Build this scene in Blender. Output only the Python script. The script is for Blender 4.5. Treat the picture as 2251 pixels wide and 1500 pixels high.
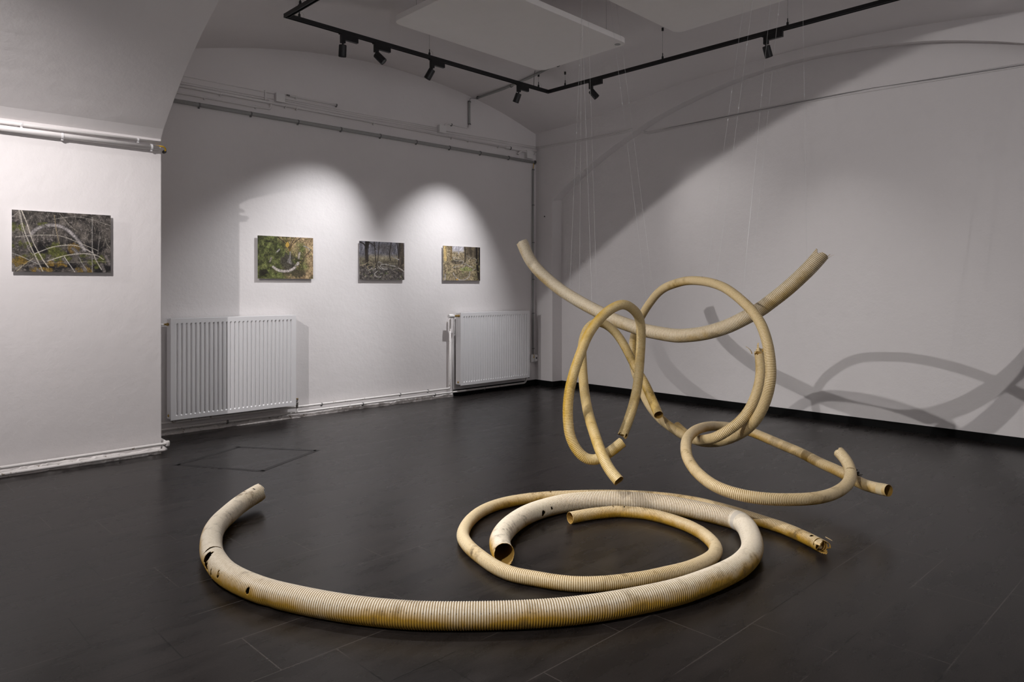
import bpy, bmesh, math, random
import numpy as np
from mathutils import Vector, Matrix, noise as mnoise

for o in list(bpy.data.objects):
    bpy.data.objects.remove(o)
SC = bpy.context.scene
COL = SC.collection
R = math.radians
random.seed(7)

# ------------------------------------------------------------------ camera
cam_d = bpy.data.cameras.new('camera')
cam = bpy.data.objects.new('camera', cam_d)
COL.objects.link(cam)
cam.location = (0, 0, 1.35)
cam.rotation_euler = (R(90), 0, R(45.8837 - 90))
cam_d.sensor_fit = 'HORIZONTAL'
cam_d.sensor_width = 36.0
cam_d.lens = 36.0 * 1604.24 / 2251.0
cam_d.shift_y = -(750.0 - 629.0) / 2251.0
cam_d.clip_start = 0.05
SC.camera = cam

# ------------------------------------------------------------------ world, view
W = bpy.data.worlds.new('world')
SC.world = W
W.use_nodes = True
# added fill from behind the camera: dim above, brighter below to lift the vault
_wt = W.node_tree
_tc = _wt.nodes.new('ShaderNodeTexCoord')
_sp = _wt.nodes.new('ShaderNodeSeparateXYZ')
_rp = _wt.nodes.new('ShaderNodeValToRGB')
_wt.links.new(_tc.outputs['Generated'], _sp.inputs[0])
_wt.links.new(_sp.outputs[2], _rp.inputs[0])
_rp.color_ramp.elements[0].position = 0.0
_rp.color_ramp.elements[0].color = (0.08, 0.08, 0.085, 1)
_rp.color_ramp.elements[1].position = 1.0
_rp.color_ramp.elements[1].color = (0.08, 0.08, 0.085, 1)
_mp = _wt.nodes.new('ShaderNodeMath'); _mp.operation = 'LESS_THAN'; _mp.inputs[1].default_value = 0.0
_wt.links.new(_sp.outputs[2], _mp.inputs[0])
_mx = _wt.nodes.new('ShaderNodeMix'); _mx.data_type = 'RGBA'
_wt.links.new(_mp.outputs[0], _mx.inputs[0])
_wt.links.new(_rp.outputs[0], _mx.inputs[6])
_mx.inputs[7].default_value = (0.80, 0.78, 0.80, 1)
_wt.links.new(_mx.outputs[2], _wt.nodes['Background'].inputs[0])
_wt.nodes['Background'].inputs[1].default_value = 1.65
SC.view_settings.view_transform = 'Standard'
SC.view_settings.look = 'None'
SC.view_settings.gamma = 1.0
SC.view_settings.exposure = 0.0
SC.view_settings.use_curve_mapping = False


# ------------------------------------------------------------------ lights
def spot(name, loc, aim, watt, cone, blend=0.6, size=0.02, col=(1.0, 0.97, 0.95)):
    l = bpy.data.lights.new(name, 'SPOT')
    l.energy = watt
    l.spot_size = R(cone)
    l.spot_blend = blend
    l.shadow_soft_size = size
    l.color = col
    o = bpy.data.objects.new(name, l)
    COL.objects.link(o)
    o.location = loc
    o.rotation_euler = (Vector(aim) - Vector(loc)).to_track_quat('-Z', 'Y').to_euler()
    return o


# spots of the neighbouring bay on the left (outside the picture)
spot('bay_spot_pier', (-0.10, 4.55, 3.40), (2.2, 6.3, 0.25), 390, 84, 1.0, 0.015, (1.0, 0.955, 0.95))
spot('bay_spot_sculpture', (-3.0, 5.5, 3.60), (6.2, 3.6, 0.9), 740, 50, 0.8, 0.03, (1.0, 0.97, 0.965))
spot('bay_spot_floor', (0.2, 3.95, 3.50), (4.6, 2.7, 0.3), 440, 60, 1.0, 0.02, (1.0, 0.97, 0.95))

spot('bay_spot_left', (-0.1, 4.25, 3.40), (1.9, 3.5, 0.0), 230, 52, 1.0, 0.02, (1.0, 0.97, 0.95))
spot('bay_spot_front', (-0.7, 1.3, 3.55), (2.4, 2.2, 0.05), 530, 58, 1.0, 0.03, (1.0, 0.965, 0.93))

# ------------------------------------------------------------------ helpers


def setp(o, label=None, cat=None, group=None, kind=None):
    if label: o['label'] = label
    if cat: o['category'] = cat
    if group: o['group'] = group
    if kind: o['kind'] = kind
    return o


def thing(name, label, cat, loc=(0, 0, 0), rz=0.0, group=None):
    o = bpy.data.objects.new(name, None)
    o.empty_display_size = 0.05
    COL.objects.link(o)
    o.location = loc
    o.rotation_euler = (0, 0, rz)
    return setp(o, label, cat, group)


def obj(name, bm, mat, parent=None, smooth=False, bevel=0.0):
    me = bpy.data.meshes.new(name)
    bmesh.ops.recalc_face_normals(bm, faces=bm.faces[:])
    bm.to_mesh(me)
    bm.free()
    me.materials.append(mat)
    if smooth:
        for p in me.polygons: p.use_smooth = True
    o = bpy.data.objects.new(name, me)
    COL.objects.link(o)
    if parent: o.parent = parent
    if bevel:
        m = o.modifiers.new('bevel', 'BEVEL')
        m.width = bevel; m.segments = 2; m.limit_method = 'ANGLE'
    return o


def raw(name, verts, faces, mat, parent=None, smooth=False):
    me = bpy.data.meshes.new(name)
    me.from_pydata(verts, [], faces)
    me.materials.append(mat)
    if smooth:
        me.polygons.foreach_set('use_smooth', [True] * len(me.polygons))
    me.update()
    o = bpy.data.objects.new(name, me)
    COL.objects.link(o)
    if parent: o.parent = parent
    return o


def box(bm, x0, x1, y0, y1, z0, z1, M=None):
    v = [bm.verts.new((x, y, z)) for x in (x0, x1) for y in (y0, y1) for z in (z0, z1)]
    for f in ((0, 1, 3, 2), (4, 6, 7, 5), (0, 4, 5, 1), (2, 3, 7, 6), (0, 2, 6, 4), (1, 5, 7, 3)):
        bm.faces.new([v[i] for i in f])
    if M:
        for q in v: q.co = M @ q.co
    return v


def lathe(bm, prof, seg=24, M=None, cap=True):
    rings = []
    for r, z in prof:
        rings.append([bm.verts.new((r * math.cos(2 * math.pi * i / seg), r * math.sin(2 * math.pi * i / seg), z)) for i in range(seg)])
    for a, b in zip(rings, rings[1:]):
        for i in range(seg):
            j = (i + 1) % seg
            bm.faces.new((a[i], a[j], b[j], b[i]))
    if cap:
        bm.faces.new(rings[0][::-1]); bm.faces.new(rings[-1])
    if M:
        for rg in rings:
            for q in rg: q.co = M @ q.co


def frames(P, up=Vector((0, 0, 1))):
    n = len(P)
    T = [(P[min(i + 1, n - 1)] - P[max(i - 1, 0)]).normalized() for i in range(n)]
    N = up - T[0] * up.dot(T[0])
    if N.length < 1e-3:
        N = Vector((1, 0, 0)) - T[0] * T[0].x
    N.normalize()
    out = []
    for i in range(n):
        N = (N - T[i] * N.dot(T[i])).normalized()
        out.append((T[i], N.copy(), T[i].cross(N)))
    return out


def rod(bm, pts, r, seg=10, bend=0.0, cap=True):
    """round bar along a polyline, corners rounded by bend"""
    P = [Vector(p) for p in pts]
    if bend and len(P) > 2:
        Q = [P[0]]
        for a, b, c in zip(P, P[1:], P[2:]):
            d1 = (a - b); d2 = (c - b)
            k = min(bend, d1.length * .45, d2.length * .45)
            p1 = b + d1.normalized() * k; p2 = b + d2.normalized() * k
            for t in (0, .2, .4, .6, .8, 1):
                Q.append(p1 * (1 - t) ** 2 + b * 2 * t * (1 - t) + p2 * t * t)
        Q.append(P[-1]); P = Q
    rings = []
    for p, (T, N, B) in zip(P, frames(P)):
        rings.append([bm.verts.new(p + (N * math.cos(2 * math.pi * i / seg) + B * math.sin(2 * math.pi * i / seg)) * r) for i in range(seg)])
    for a, b in zip(rings, rings[1:]):
        for i in range(seg):
            j = (i + 1) % seg
            bm.faces.new((a[i], a[j], b[j], b[i]))
    if cap:
        bm.faces.new(rings[0][::-1]); bm.faces.new(rings[-1])


# ------------------------------------------------------------------ materials
class NT:
    def __init__(s, name):
        s.m = bpy.data.materials.new(name); s.m.use_nodes = True
        s.t = s.m.node_tree; s.b = s.t.nodes['Principled BSDF']

    def n(s, typ, **kw):
        x = s.t.nodes.new(typ)
        for k, v in kw.items():
            if k.startswith('i_'):
                x.inputs[int(k[2:])].default_value = v
            else:
                setattr(x, k, v)
        return x

    def l(s, a, b): s.t.links.new(a, b)

    def math(s, op, a, b=None, clamp=False):
        x = s.n('ShaderNodeMath', operation=op, use_clamp=clamp)
        for i, v in enumerate((a, b)):
            if v is None: continue
            if isinstance(v, (int, float)): x.inputs[i].default_value = v
            else: s.l(v, x.inputs[i])
        return x.outputs[0]

    def mix(s, f, a, b, mode='MIX'):
        x = s.n('ShaderNodeMix', data_type='RGBA', blend_type=mode)
        for sock, v in ((x.inputs[0], f), (x.inputs[6], a), (x.inputs[7], b)):
            if isinstance(v, (int, float)): sock.default_value = v
            elif isinstance(v, tuple): sock.default_value = (*v, 1) if len(v) == 3 else v
            else: s.l(v, sock)
        return x.outputs[2]

    def ramp(s, f, stops):
        x = s.n('ShaderNodeValToRGB')
        e = x.color_ramp.elements
        while len(e) > 1: e.remove(e[-1])
        for i, (p, c) in enumerate(stops):
            q = e[0] if i == 0 else e.new(p)
            q.position = p
            q.color = (c, c, c, 1) if isinstance(c, (int, float)) else (*c, 1)
        s.l(f, x.inputs[0])
        return x.outputs[0]

    def noise(s, co, scale, detail=4, rough=.55):
        x = s.n('ShaderNodeTexNoise')
        x.inputs['Scale'].default_value = scale; x.inputs['Detail'].default_value = detail
        x.inputs['Roughness'].default_value = rough
        s.l(co, x.inputs['Vector'])
        return x.outputs['Fac']

    def bump(s, h, strength, dist):
        x = s.n('ShaderNodeBump')
        x.inputs['Strength'].default_value = strength; x.inputs['Distance'].default_value = dist
        s.l(h, x.inputs['Height']); s.l(x.outputs[0], s.b.inputs['Normal'])


def lin(c):
    return tuple(((v / 255) / 12.92 if v / 255 <= .04045 else ((v / 255 + .055) / 1.055) ** 2.4) for v in c)


def plain(name, col, rough=.5, metal=0.0, spec=.5):
    t = NT(name)
    t.b.inputs['Base Color'].default_value = (*col, 1)
    t.b.inputs['Roughness'].default_value = rough
    t.b.inputs['Metallic'].default_value = metal
    t.b.inputs['Specular IOR Level'].default_value = spec
    return t.m


def plaster(name, col, bumpy=.25):
    t = NT(name)
    co = t.n('ShaderNodeNewGeometry').outputs['Position']
    n1 = t.noise(co, 1.3, 5)
    n2 = t.noise(co, 9, 5, .6)
    n3 = t.noise(co, 60, 3)
    c = t.mix(t.ramp(n1, [(.3, 0.0), (.7, 1.0)]), tuple(v * .965 for v in col), col)
    c = t.mix(t.ramp(n2, [(.25, .5), (.5, 0.0)]), c, tuple(v * .95 for v in col))
    t.l(c, t.b.inputs['Base Color'])
    t.b.inputs['Roughness'].default_value = .75
    t.b.inputs['Specular IOR Level'].default_value = .25
    h = t.math('ADD', t.math('MULTIPLY', n2, .7), t.math('MULTIPLY', n3, .12))
    t.bump(h, bumpy, .02)
    return t.m


M_WALL = plaster('white_plaster', (.79, .755, .75))
M_CEIL = plaster('ceiling_plaster', (.80, .76, .755), .15)
M_PANEL = plaster('acoustic_felt', (.92, .89, .87), .08)
M_BLACK = plain('black_metal', (.006, .006, .007), .42)
M_BASE = plain('black_skirting', (.003, .003, .003), .7, 0, .12)
M_STEEL = plain('wire_steel', (.25, .24, .23), .4, .6)
M_WHITE = plain('white_enamel', (.80, .79, .80), .28)
M_WPIPE = plain('painted_pipe', (.78, .75, .74), .4)
M_GREY = plain('grey_conduit', (.36, .36, .35), .45)
M_CLIP = plain('grey_clip', (.16, .16, .16), .5)
M_BRASS = plain('brass', (.45, .30, .10), .35, .9)
M_CHROME = plain('chrome', (.5, .48, .45), .25, .9)
M_DARK = plain('dark_rubber', (.02, .018, .016), .6)
M_YEL = plain('yellow_cable', (.60, .36, .02), .5)
M_PLAST = plain('white_plastic', (.78, .76, .75), .4)
M_OUTLINE = plain('dark_outline', (.010, .009, .009), .5)
M_BOARD = plain('board_edge', (.62, .60, .60), .4)
M_THREAD = plain('nylon_thread', (.65, .65, .65), .15)
M_MOSS = plain('dry_moss', (.018, .014, .008), .9)


def worn_pipe():
    t = NT('flaking_painted_pipe')
    co = t.n('ShaderNodeNewGeometry').outputs['Position']
    f = t.ramp(t.noise(co, 22, 5, .7), [(.60, 0.0), (.66, 1.0)])
    t.l(t.mix(f, (.74, .71, .69), (.22, .17, .12)), t.b.inputs['Base Color'])
    t.b.inputs['Roughness'].default_value = .5
    return t.m


M_WORN = worn_pipe()


def floor_mat():
    t = NT('dark_floor_tiles')
    sx = t.n('ShaderNodeSeparateXYZ')
    g = t.n('ShaderNodeNewGeometry')
    t.l(g.outputs['Position'], sx.inputs[0])
    x, y = sx.outputs[0], sx.outputs[1]
    v = t.math('DIVIDE', t.math('SUBTRACT', y, 3.055), .3255)
    row = t.math('FLOOR', v)
    u = t.math('ADD', t.math('DIVIDE', t.math('SUBTRACT', x, 2.07), .65), t.math('DIVIDE', row, 3.0))
    fu = t.math('FRACT', u); fv = t.math('FRACT', v)
    du = t.math('MULTIPLY', t.math('MINIMUM', fu, t.math('SUBTRACT', 1.0, fu)), .65)
    dv = t.math('MULTIPLY', t.math('MINIMUM', fv, t.math('SUBTRACT', 1.0, fv)), .3255)
    d = t.math('MINIMUM', du, dv)
    seam = t.math('LESS_THAN', d, .0022)
    cmb = t.n('ShaderNodeCombineXYZ')
    t.l(t.math('FLOOR', u), cmb.inputs[0]); t.l(row, cmb.inputs[1])
    wn = t.n('ShaderNodeTexWhiteNoise', noise_dimensions='3D')
    t.l(cmb.outputs[0], wn.inputs['Vector'])
    mp = t.n('ShaderNodeMapping')
    mp.inputs['Scale'].default_value = (1.0, 3.2, 1.0)
    t.l(g.outputs['Position'], mp.inputs['Vector'])
    n1 = t.noise(mp.outputs[0], 2.2, 8, .62)
    n2 = t.noise(mp.outputs[0], 14, 6, .65)
    n3 = t.noise(g.outputs['Position'], .9, 3)
    n4 = t.noise(mp.outputs[0], 75, 4, .7)
    a, b = (.0030, .0025, .0025), (.0270, .0228, .0216)
    c = t.mix(t.ramp(n1, [(.30, 0.0), (.72, 1.0)]), a, b)
    c = t.mix(t.math('MULTIPLY', wn.outputs['Value'], .45), c, (.020, .0168, .016))
    c = t.mix(t.ramp(n2, [(.62, 0.0), (.80, .35)]), c, (.024, .020, .018))
    c = t.mix(t.ramp(n4, [(.30, .55), (.52, 0.0)]), c, (.0015, .0012, .0012))
    c = t.mix(t.ramp(n4, [(.56, 0.0), (.75, .5)]), c, (.045, .038, .035))
    c = t.mix(seam, c, t.mix(t.ramp(n3, [(.47, 0.0), (.55, 1.0)]), (.0008, .0008, .0008), (.05, .043, .040)))
    t.l(c, t.b.inputs['Base Color'])
    r = t.math('ADD', .22, t.math('MULTIPLY', n1, .12))
    t.l(r, t.b.inputs['Roughness'])
    t.b.inputs['Specular IOR Level'].default_value = .21
    h = t.math('ADD', t.math('MULTIPLY', n2, .35), t.math('MULTIPLY', seam, -.6))
    t.bump(h, .12, .004)
    return t.m


M_FLOOR = floor_mat()


def pipe_mat(name, ivory, ochre, amount, dirt, seed, side=(.3, .8), pitch=.0095, dots=(.16, .5, .84)):
    """weathered corrugated plastic: ivory, more ochre along one side of the pipe, dirt blotches, rows of small drain slots"""
    t = NT(name)
    uv = t.n('ShaderNodeUVMap'); uv.uv_map = 'UVMap'
    sx = t.n('ShaderNodeSeparateXYZ'); t.l(uv.outputs[0], sx.inputs[0])
    u, v = sx.outputs[0], sx.outputs[1]
    g = t.n('ShaderNodeNewGeometry')
    mp = t.n('ShaderNodeMapping'); mp.inputs['Location'].default_value = (seed, seed * 1.7, seed * .3)
    t.l(g.outputs['Position'], mp.inputs['Vector'])
    big = t.noise(mp.outputs[0], 3.2, 4)
    mid = t.noise(mp.outputs[0], 16, 5, .62)
    fine = t.noise(mp.outputs[0], 95, 4, .7)
    # distance (in turns) from the ochre side
    k = t.math('ABSOLUTE', t.math('SUBTRACT', t.math('FRACT', t.math('ADD', v, 1.5 - side[0])), .5))
    band = t.ramp(k, [(.0, 1.0), (.15, 1.0), (.26, .5), (.36, 0.0)])
    f = t.math('ADD', t.math('MULTIPLY', band, side[1]), t.math('MULTIPLY', t.math('SUBTRACT', big, .5), 2.4))
    f = t.math('ADD', f, t.math('MULTIPLY', t.math('SUBTRACT', mid, .5), .9))
    f = t.math('ADD', f, amount - .5, clamp=True)
    c = t.mix(f, ivory, ochre)
    c = t.mix(t.ramp(fine, [(.35, .22), (.6, 0.0)]), c, tuple(q * .55 for q in ochre))
    sm = t.math('MULTIPLY', t.ramp(mid, [(.52, 0.0), (.66, 1.0)]), t.ramp(big, [(.50, 0.0), (.64, dirt)]))
    c = t.mix(sm, c, (.075, .058, .04))
    # drain slots in the grooves
    rib = t.math('DIVIDE', u, pitch)
    inv = t.math('LESS_THAN', t.math('ABSOLUTE', t.math('SUBTRACT', t.math('FRACT', t.math('ADD', rib, .5)), .5)), .19)
    third = t.math('LESS_THAN', t.math('FRACT', t.math('DIVIDE', t.math('FLOOR', t.math('ADD', rib, .5)), 3.0)), .2)
    m = None
    for q in dots:
        w = t.math('LESS_THAN', t.math('ABSOLUTE', t.math('SUBTRACT', v, q)), .008)
        m = w if m is None else t.math('MAXIMUM', m, w)
    m = t.math('MULTIPLY', t.math('MULTIPLY', inv, third), m)
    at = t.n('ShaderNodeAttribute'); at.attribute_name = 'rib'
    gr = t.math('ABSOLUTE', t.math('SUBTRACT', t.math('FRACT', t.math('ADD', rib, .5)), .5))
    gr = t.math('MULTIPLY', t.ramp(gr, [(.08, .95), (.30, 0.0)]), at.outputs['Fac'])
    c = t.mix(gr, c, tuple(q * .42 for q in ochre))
    c = t.mix(t.math('MULTIPLY', m, .6), c, (.03, .019, .008))
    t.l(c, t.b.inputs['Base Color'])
    t.l(t.math('ADD', .34, t.math('MULTIPLY', mid, .25)), t.b.inputs['Roughness'])
    t.b.inputs['Specular IOR Level'].default_value = .45
    t.bump(fine, .12, .002)
    return t.m


M_INNER = plain('pipe_inside', (.34, .20, .045), .5)

# ================================================================== SETTING
XL, YB, XR, XREC = 2.08, 6.94, 7.18, 7.35


def interp(x, pts):
    """smooth (Catmull-Rom) interpolation of y over sorted x"""
    pts = sorted(pts)
    if x <= pts[0][0]: return pts[0][1]
    if x >= pts[-1][0]: return pts[-1][1]
    i = max(j for j in range(len(pts) - 1) if pts[j][0] <= x)
    p1, p2 = pts[i], pts[i + 1]
    p0 = pts[i - 1] if i else p1
    p3 = pts[i + 2] if i + 2 < len(pts) else p2
    h = p2[0] - p1[0]
    m1 = (p2[1] - p0[1]) / (p2[0] - p0[0]) if p2[0] != p0[0] else 0
    m2 = (p3[1] - p1[1]) / (p3[0] - p1[0]) if p3[0] != p1[0] else 0
    t = (x - p1[0]) / h
    return ((2 * t ** 3 - 3 * t * t + 1) * p1[1] + (t ** 3 - 2 * t * t + t) * h * m1 + (-2 * t ** 3 + 3 * t * t) * p2[1] + (t ** 3 - t * t) * h * m2)


VA = [(2.08, 3.42), (2.62, 3.56), (3.07, 3.67), (3.45, 3.74), (3.9, 3.80), (4.6, 3.845), (5.25, 3.82), (5.99, 3.73), (6.6, 3.60), (7.2, 3.42)]
VB = [(-.4, 0), (.5, .08), (1.38, .18), (2.0, .25), (2.84, .30), (3.47, .30), (4.74, .22), (5.96, .055), (6.94, 0)]


def ceil_z(x, y):
    return interp(x, VA) + interp(y, VB)


def grid(nx, ny, fn, flip=False):
    vs = [fn(i / nx, j / ny) for j in range(ny + 1) for i in range(nx + 1)]
    fs = []
    for j in range(ny):
        for i in range(nx):
            a = j * (nx + 1) + i
            q = (a, a + 1, a + nx + 2, a + nx + 1)
            fs.append(q[::-1] if flip else q)
    return vs, fs


def struct(o):
    o['kind'] = 'structure'
    return o


v, f = grid(1, 1, lambda a, b: (-6.5 + a * 13.9, -4 + b * 10.99, 0))
struct(raw('floor', v, f, M_FLOOR))
# vaulted bay, flat ceilings of the neighbouring bays
v, f = grid(60, 70, lambda a, b: (XL - .02 + a * (XREC - XL + .02), -.4 + b * (YB + .4 + .03), ceil_z(XL + a * (XREC - XL), -.4 + b * (YB + .4))), True)
o = struct(raw('ceiling', v, f, M_CEIL, smooth=True))
bm = bmesh.new()
box(bm, -6.5, .55, -4, YB, 3.95, 4.1)
box(bm, .55, 7.4, -4, -.4, 3.95, 4.1)
box(bm, .55, 7.4, -.46, -.4, 3.40, 4.0)
struct(obj('ceiling', bm, M_CEIL))

# back wall
bm = bmesh.new()
box(bm, XL - .3, 7.5, YB, YB + .25, -.02, 4.4)
struct(obj('wall_back', bm, M_WALL))
bm = bmesh.new()
box(bm, -6.5, .6, YB, YB + .25, -.02, 4.1)
struct(obj('wall_back', bm, M_WALL))
bm = bmesh.new()
box(bm, -6.7, -6.5, -4, YB + .25, -.02, 4.1)
struct(obj('wall_left', bm, M_WALL))

# transverse arch on its pier (front left)


def arch_z(y):
    dy = y - 3.27
    if dy < 0: dy *= .78
    return -.50 + math.sqrt(max(4.23 ** 2 - dy * dy, 0))


bm = bmesh.new()
prof = [(6.2, 0), (6.2, 2.535)]
y = 6.14
while y > -.55:
    prof.append((y, arch_z(y))); y -= .12
prof += [(-.6, 2.75), (-.6, 0), (-1.3, 0), (-1.3, 4.45), (YB + .1, 4.45), (YB + .1, 0)]
# strips along X so that the faces stay planar and the edge has slight unevenness
NX = 7
rows = []
for k in range(NX):
    x = .5 + (2.07 - .5) * k / (NX - 1)
    rows.append([bm.verts.new((x, yy, zz)) for yy, zz in prof])
n = len(prof)
for a, b in zip(rows, rows[1:]):
    for i in range(n):
        j = (i + 1) % n
        bm.faces.new((a[i], a[j], b[j], b[i]))
# end faces: pier, spandrel in upright strips, far leg
for rr in (rows[0], rows[-1]):
    x = rr[0].co.x
    tops = [bm.verts.new((x, prof[i][0], 4.45)) for i in range(n - 5)]
    bm.faces.new((rr[0], rr[1], tops[1], rr[n - 2], rr[n - 1]))
    for i in range(1, n - 6):
        bm.faces.new((rr[i], rr[i + 1], tops[i + 1], tops[i]))
    bm.faces.new((rr[n - 6], rr[n - 5], rr[n - 4], rr[n - 3], tops[n - 6]))
o = struct(obj('wall_pier', bm, M_WALL))
m = o.modifiers.new('b', 'BEVEL'); m.width = .006; m.segments = 2; m.limit_method = 'ANGLE'; m.angle_limit = R(60)

# right wall: front face with the blind arch, recessed wall behind
ARC = [(6.63, 2.49), (6.37, 2.68), (6.02, 2.875), (5.66, 3.06), (5.35, 3.19), (5.03, 3.32), (4.46, 3.475), (3.94, 3.575), (3.4, 3.625), (2.8, 3.615), (2.18, 3.55), (1.77, 3.46), (1.37, 3.34), (.8, 3.10), (.2, 2.75), (-.05, 2.49)]
ys = [6.63 - i * (6.68 / 70) for i in range(71)]
arc = [(yy, interp(yy, [(a, b) for a, b in ARC])) for yy in ys]
V, F = [], []


def quad(a, b, c, d):
    i = len(V); V.extend((a, b, c, d)); F.append((i, i + 1, i + 2, i + 3))


TOP = 4.4
quad((XR, YB + .1, 0), (XR, 6.63, 0), (XR, 6.63, TOP), (XR, YB + .1, TOP))
quad((XR, -.05, 0), (XR, -4, 0), (XR, -4, TOP), (XR, -.05, TOP))
for (ya, za), (yb, zb) in zip(arc, arc[1:]):
    quad((XR, ya, za), (XR, yb, zb), (XR, yb, TOP), (XR, ya, TOP))
    quad((XR, ya, za), (XREC, ya - .012, za + .02), (XREC, yb - .012, zb + .02), (XR, yb, zb))
quad((XR, 6.63, 0), (XREC, 6.61, 0), (XREC, 6.618, 2.51), (XR, 6.63, 2.49))
quad((XR, -.05, 0), (XREC, -.05, 0), (XREC, -.05, 2.51), (XR, -.05, 2.49))
quad((XREC, 6.7, 0), (XREC, -.2, 0), (XREC, -.2, 4.0), (XREC, 6.7, 4.0))
struct(raw('wall_right', V, F, M_WALL))

# black skirting boards
bm = bmesh.new()
box(bm, XR - .012, XR, 6.63, YB, 0, .073)
box(bm, XR - .012, XREC, 6.60, 6.63, 0, .073)
box(bm, XREC - .012, XREC, -.05, 6.61, 0, .073)
box(bm, XR - .012, XR, -4, -.05, 0, .073)
struct(obj('baseboard_right', bm, M_BASE))
bm = bmesh.new()
box(bm, 5.72, XR - .012, YB - .012, YB, 0, .073)
struct(obj('baseboard_back', bm, M_BASE))

# ================================================================== CEILING FITTINGS
TZ = 3.60
CO = [(2.902, 5.708), (6.229, 5.818), (6.165, 1.35), (2.84, 1.25)]
track = thing('lighting_track', 'black rectangular lighting track hung on thin wires under the vaulted ceiling', 'light track', (CO[0][0], CO[0][1], TZ))
tinv = Matrix.Translation(-Vector((CO[0][0], CO[0][1], TZ)))


def rail(a, b):
    a = Vector((*a, 0)); b = Vector((*b, 0))
    d = (b - a).normalized(); s = Vector((-d.y, d.x, 0)); L = (b - a).length
    M = Matrix(((d.x, s.x, 0, a.x), (d.y, s.y, 0, a.y), (0, 0, 1, TZ), (0, 0, 0, 1)))
    bm = bmesh.new()
    h = .034; w = .0175
    box(bm, -w, L + w, -w, w, .012, h, tinv @ M)
    box(bm, -w, L + w, -w, -w + .006, 0, .012, tinv @ M)
    box(bm, -w, L + w, w - .006, w, 0, .012, tinv @ M)
    obj('rail', bm, M_BLACK, track)


for a, b in zip(CO, CO[1:] + CO[:1]):
    rail(a, b)


def hang(x, y, z0, parent, inv, tail=True, r=.0012, glider=True):
    z1 = ceil_z(x, y) - .004
    bm = bmesh.new()
    rod(bm, [(x, y, z0), (x, y, z1)], r, 6)
    bm.transform(inv)
    w = obj('suspension_wire', bm, M_STEEL, parent)
    bm = bmesh.new()
    if glider:
        lathe(bm, [(.0105, 0), (.0105, .026), (.0045, .034), (.0045, .062)], 12, inv @ Matrix.Translation((x, y, z0)))
        obj('wire_gripper', bm, M_BLACK, w)
        bm = bmesh.new()
        rod(bm, [(x, y, z0 + .045), (x + .03, y, z0 + .05), (x + .045, y, z0 + .03), (x + .04, y, z0 + .004)], .0009, 5, .02)
        bm.transform(inv); obj('wire_tail', bm, M_STEEL, w)
        bm = bmesh.new()
    lathe(bm, [(.011, 0), (.011, .03)], 12, inv @ Matrix.Translation((x, y, z1 - .028)))
    obj('ceiling_anchor', bm, M_BLACK, w)


for x, y in ((2.89, 5.45), (3.02, 5.712), (4.445, 5.759), (6.06, 5.812), (6.225, 5.55), (6.205, 4.22), (6.185, 2.91)):
    hang(x, y, TZ + .034, track, tinv)
bm = bmesh.new()
rod(bm, [(5.98, 5.81, TZ + .034), (5.975, 5.80, 3.75), (5.97, 5.78, ceil_z(5.97, 5.78) - .004)], .004, 8, .03)
bm.transform(tinv)
obj('power_cable', bm, M_STEEL, track)


def spotlight(x, y, along, aim, label, lit=None):
    """adapter box in the rail, stem, swivel and cylindrical head with a recessed lens"""
    t = thing('track_spotlight', label, 'spotlight', (x, y, TZ), 0, 'black spotlights on the lighting track')
    ang = math.atan2(along[1], along[0])
    M = Matrix.Rotation(ang, 4, 'Z')
    bm = bmesh.new()
    box(bm, -.012, .165, -.016, .016, -.052, .004, M)
    box(bm, -.03, .02, -.010, .010, -.012, .002, M)
    obj('adapter', bm, M_BLACK, t, bevel=.002)
    bm = bmesh.new()
    box(bm, -.012, .030, -.016, .016, -.082, -.052, M)
    obj('bracket', bm, M_BLACK, t, bevel=.002)
    bm = bmesh.new()
    lathe(bm, [(.008, -.104), (.008, -.082)], 12, M @ Matrix.Translation((.009, 0, 0)))
    obj('swivel', bm, M_BLACK, t)
    d = Vector(aim).normalized()
    q = d.to_track_quat('-Z', 'Y').to_matrix().to_4x4()
    pv = M @ Vector((.009, 0, -.100))
    HM = Matrix.Translation(pv) @ q @ Matrix.Translation((0, 0, 0))
    bm = bmesh.new()
    lathe(bm, [(.006, .004), (.031, .003), (.034, -.002), (.035, -.098), (.033, -.102), (.031, -.098), (.030, -.078), (.004, -.074)], 28, HM)
    hd = obj('lamp_head', bm, M_BLACK, t, smooth=False)
    bm = bmesh.new()
    lathe(bm, [(.029, -.0765), (.029, -.0785)], 24, HM)
    obj('lens', bm, M_LENS if lit else M_BLACK, hd)
    if lit:
        p = Vector((x, y, TZ)) + HM @ Vector((0, 0, -.090))
        spot('beam_' + label.split()[0], p, p + d, *lit)
    return t


lens = NT('lit_lens')
lens.b.inputs['Emission Color'].default_value = (1, .96, .92, 1)
lens.b.inputs['Emission Strength'].default_value = 1
M_LENS = lens.m
AX = Vector((3.327, .11)).normalized()
AY = Vector((-.064, -4.47)).normalized()


def on_back(x): return 5.708 + (x - 2.902) * .0331


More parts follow.
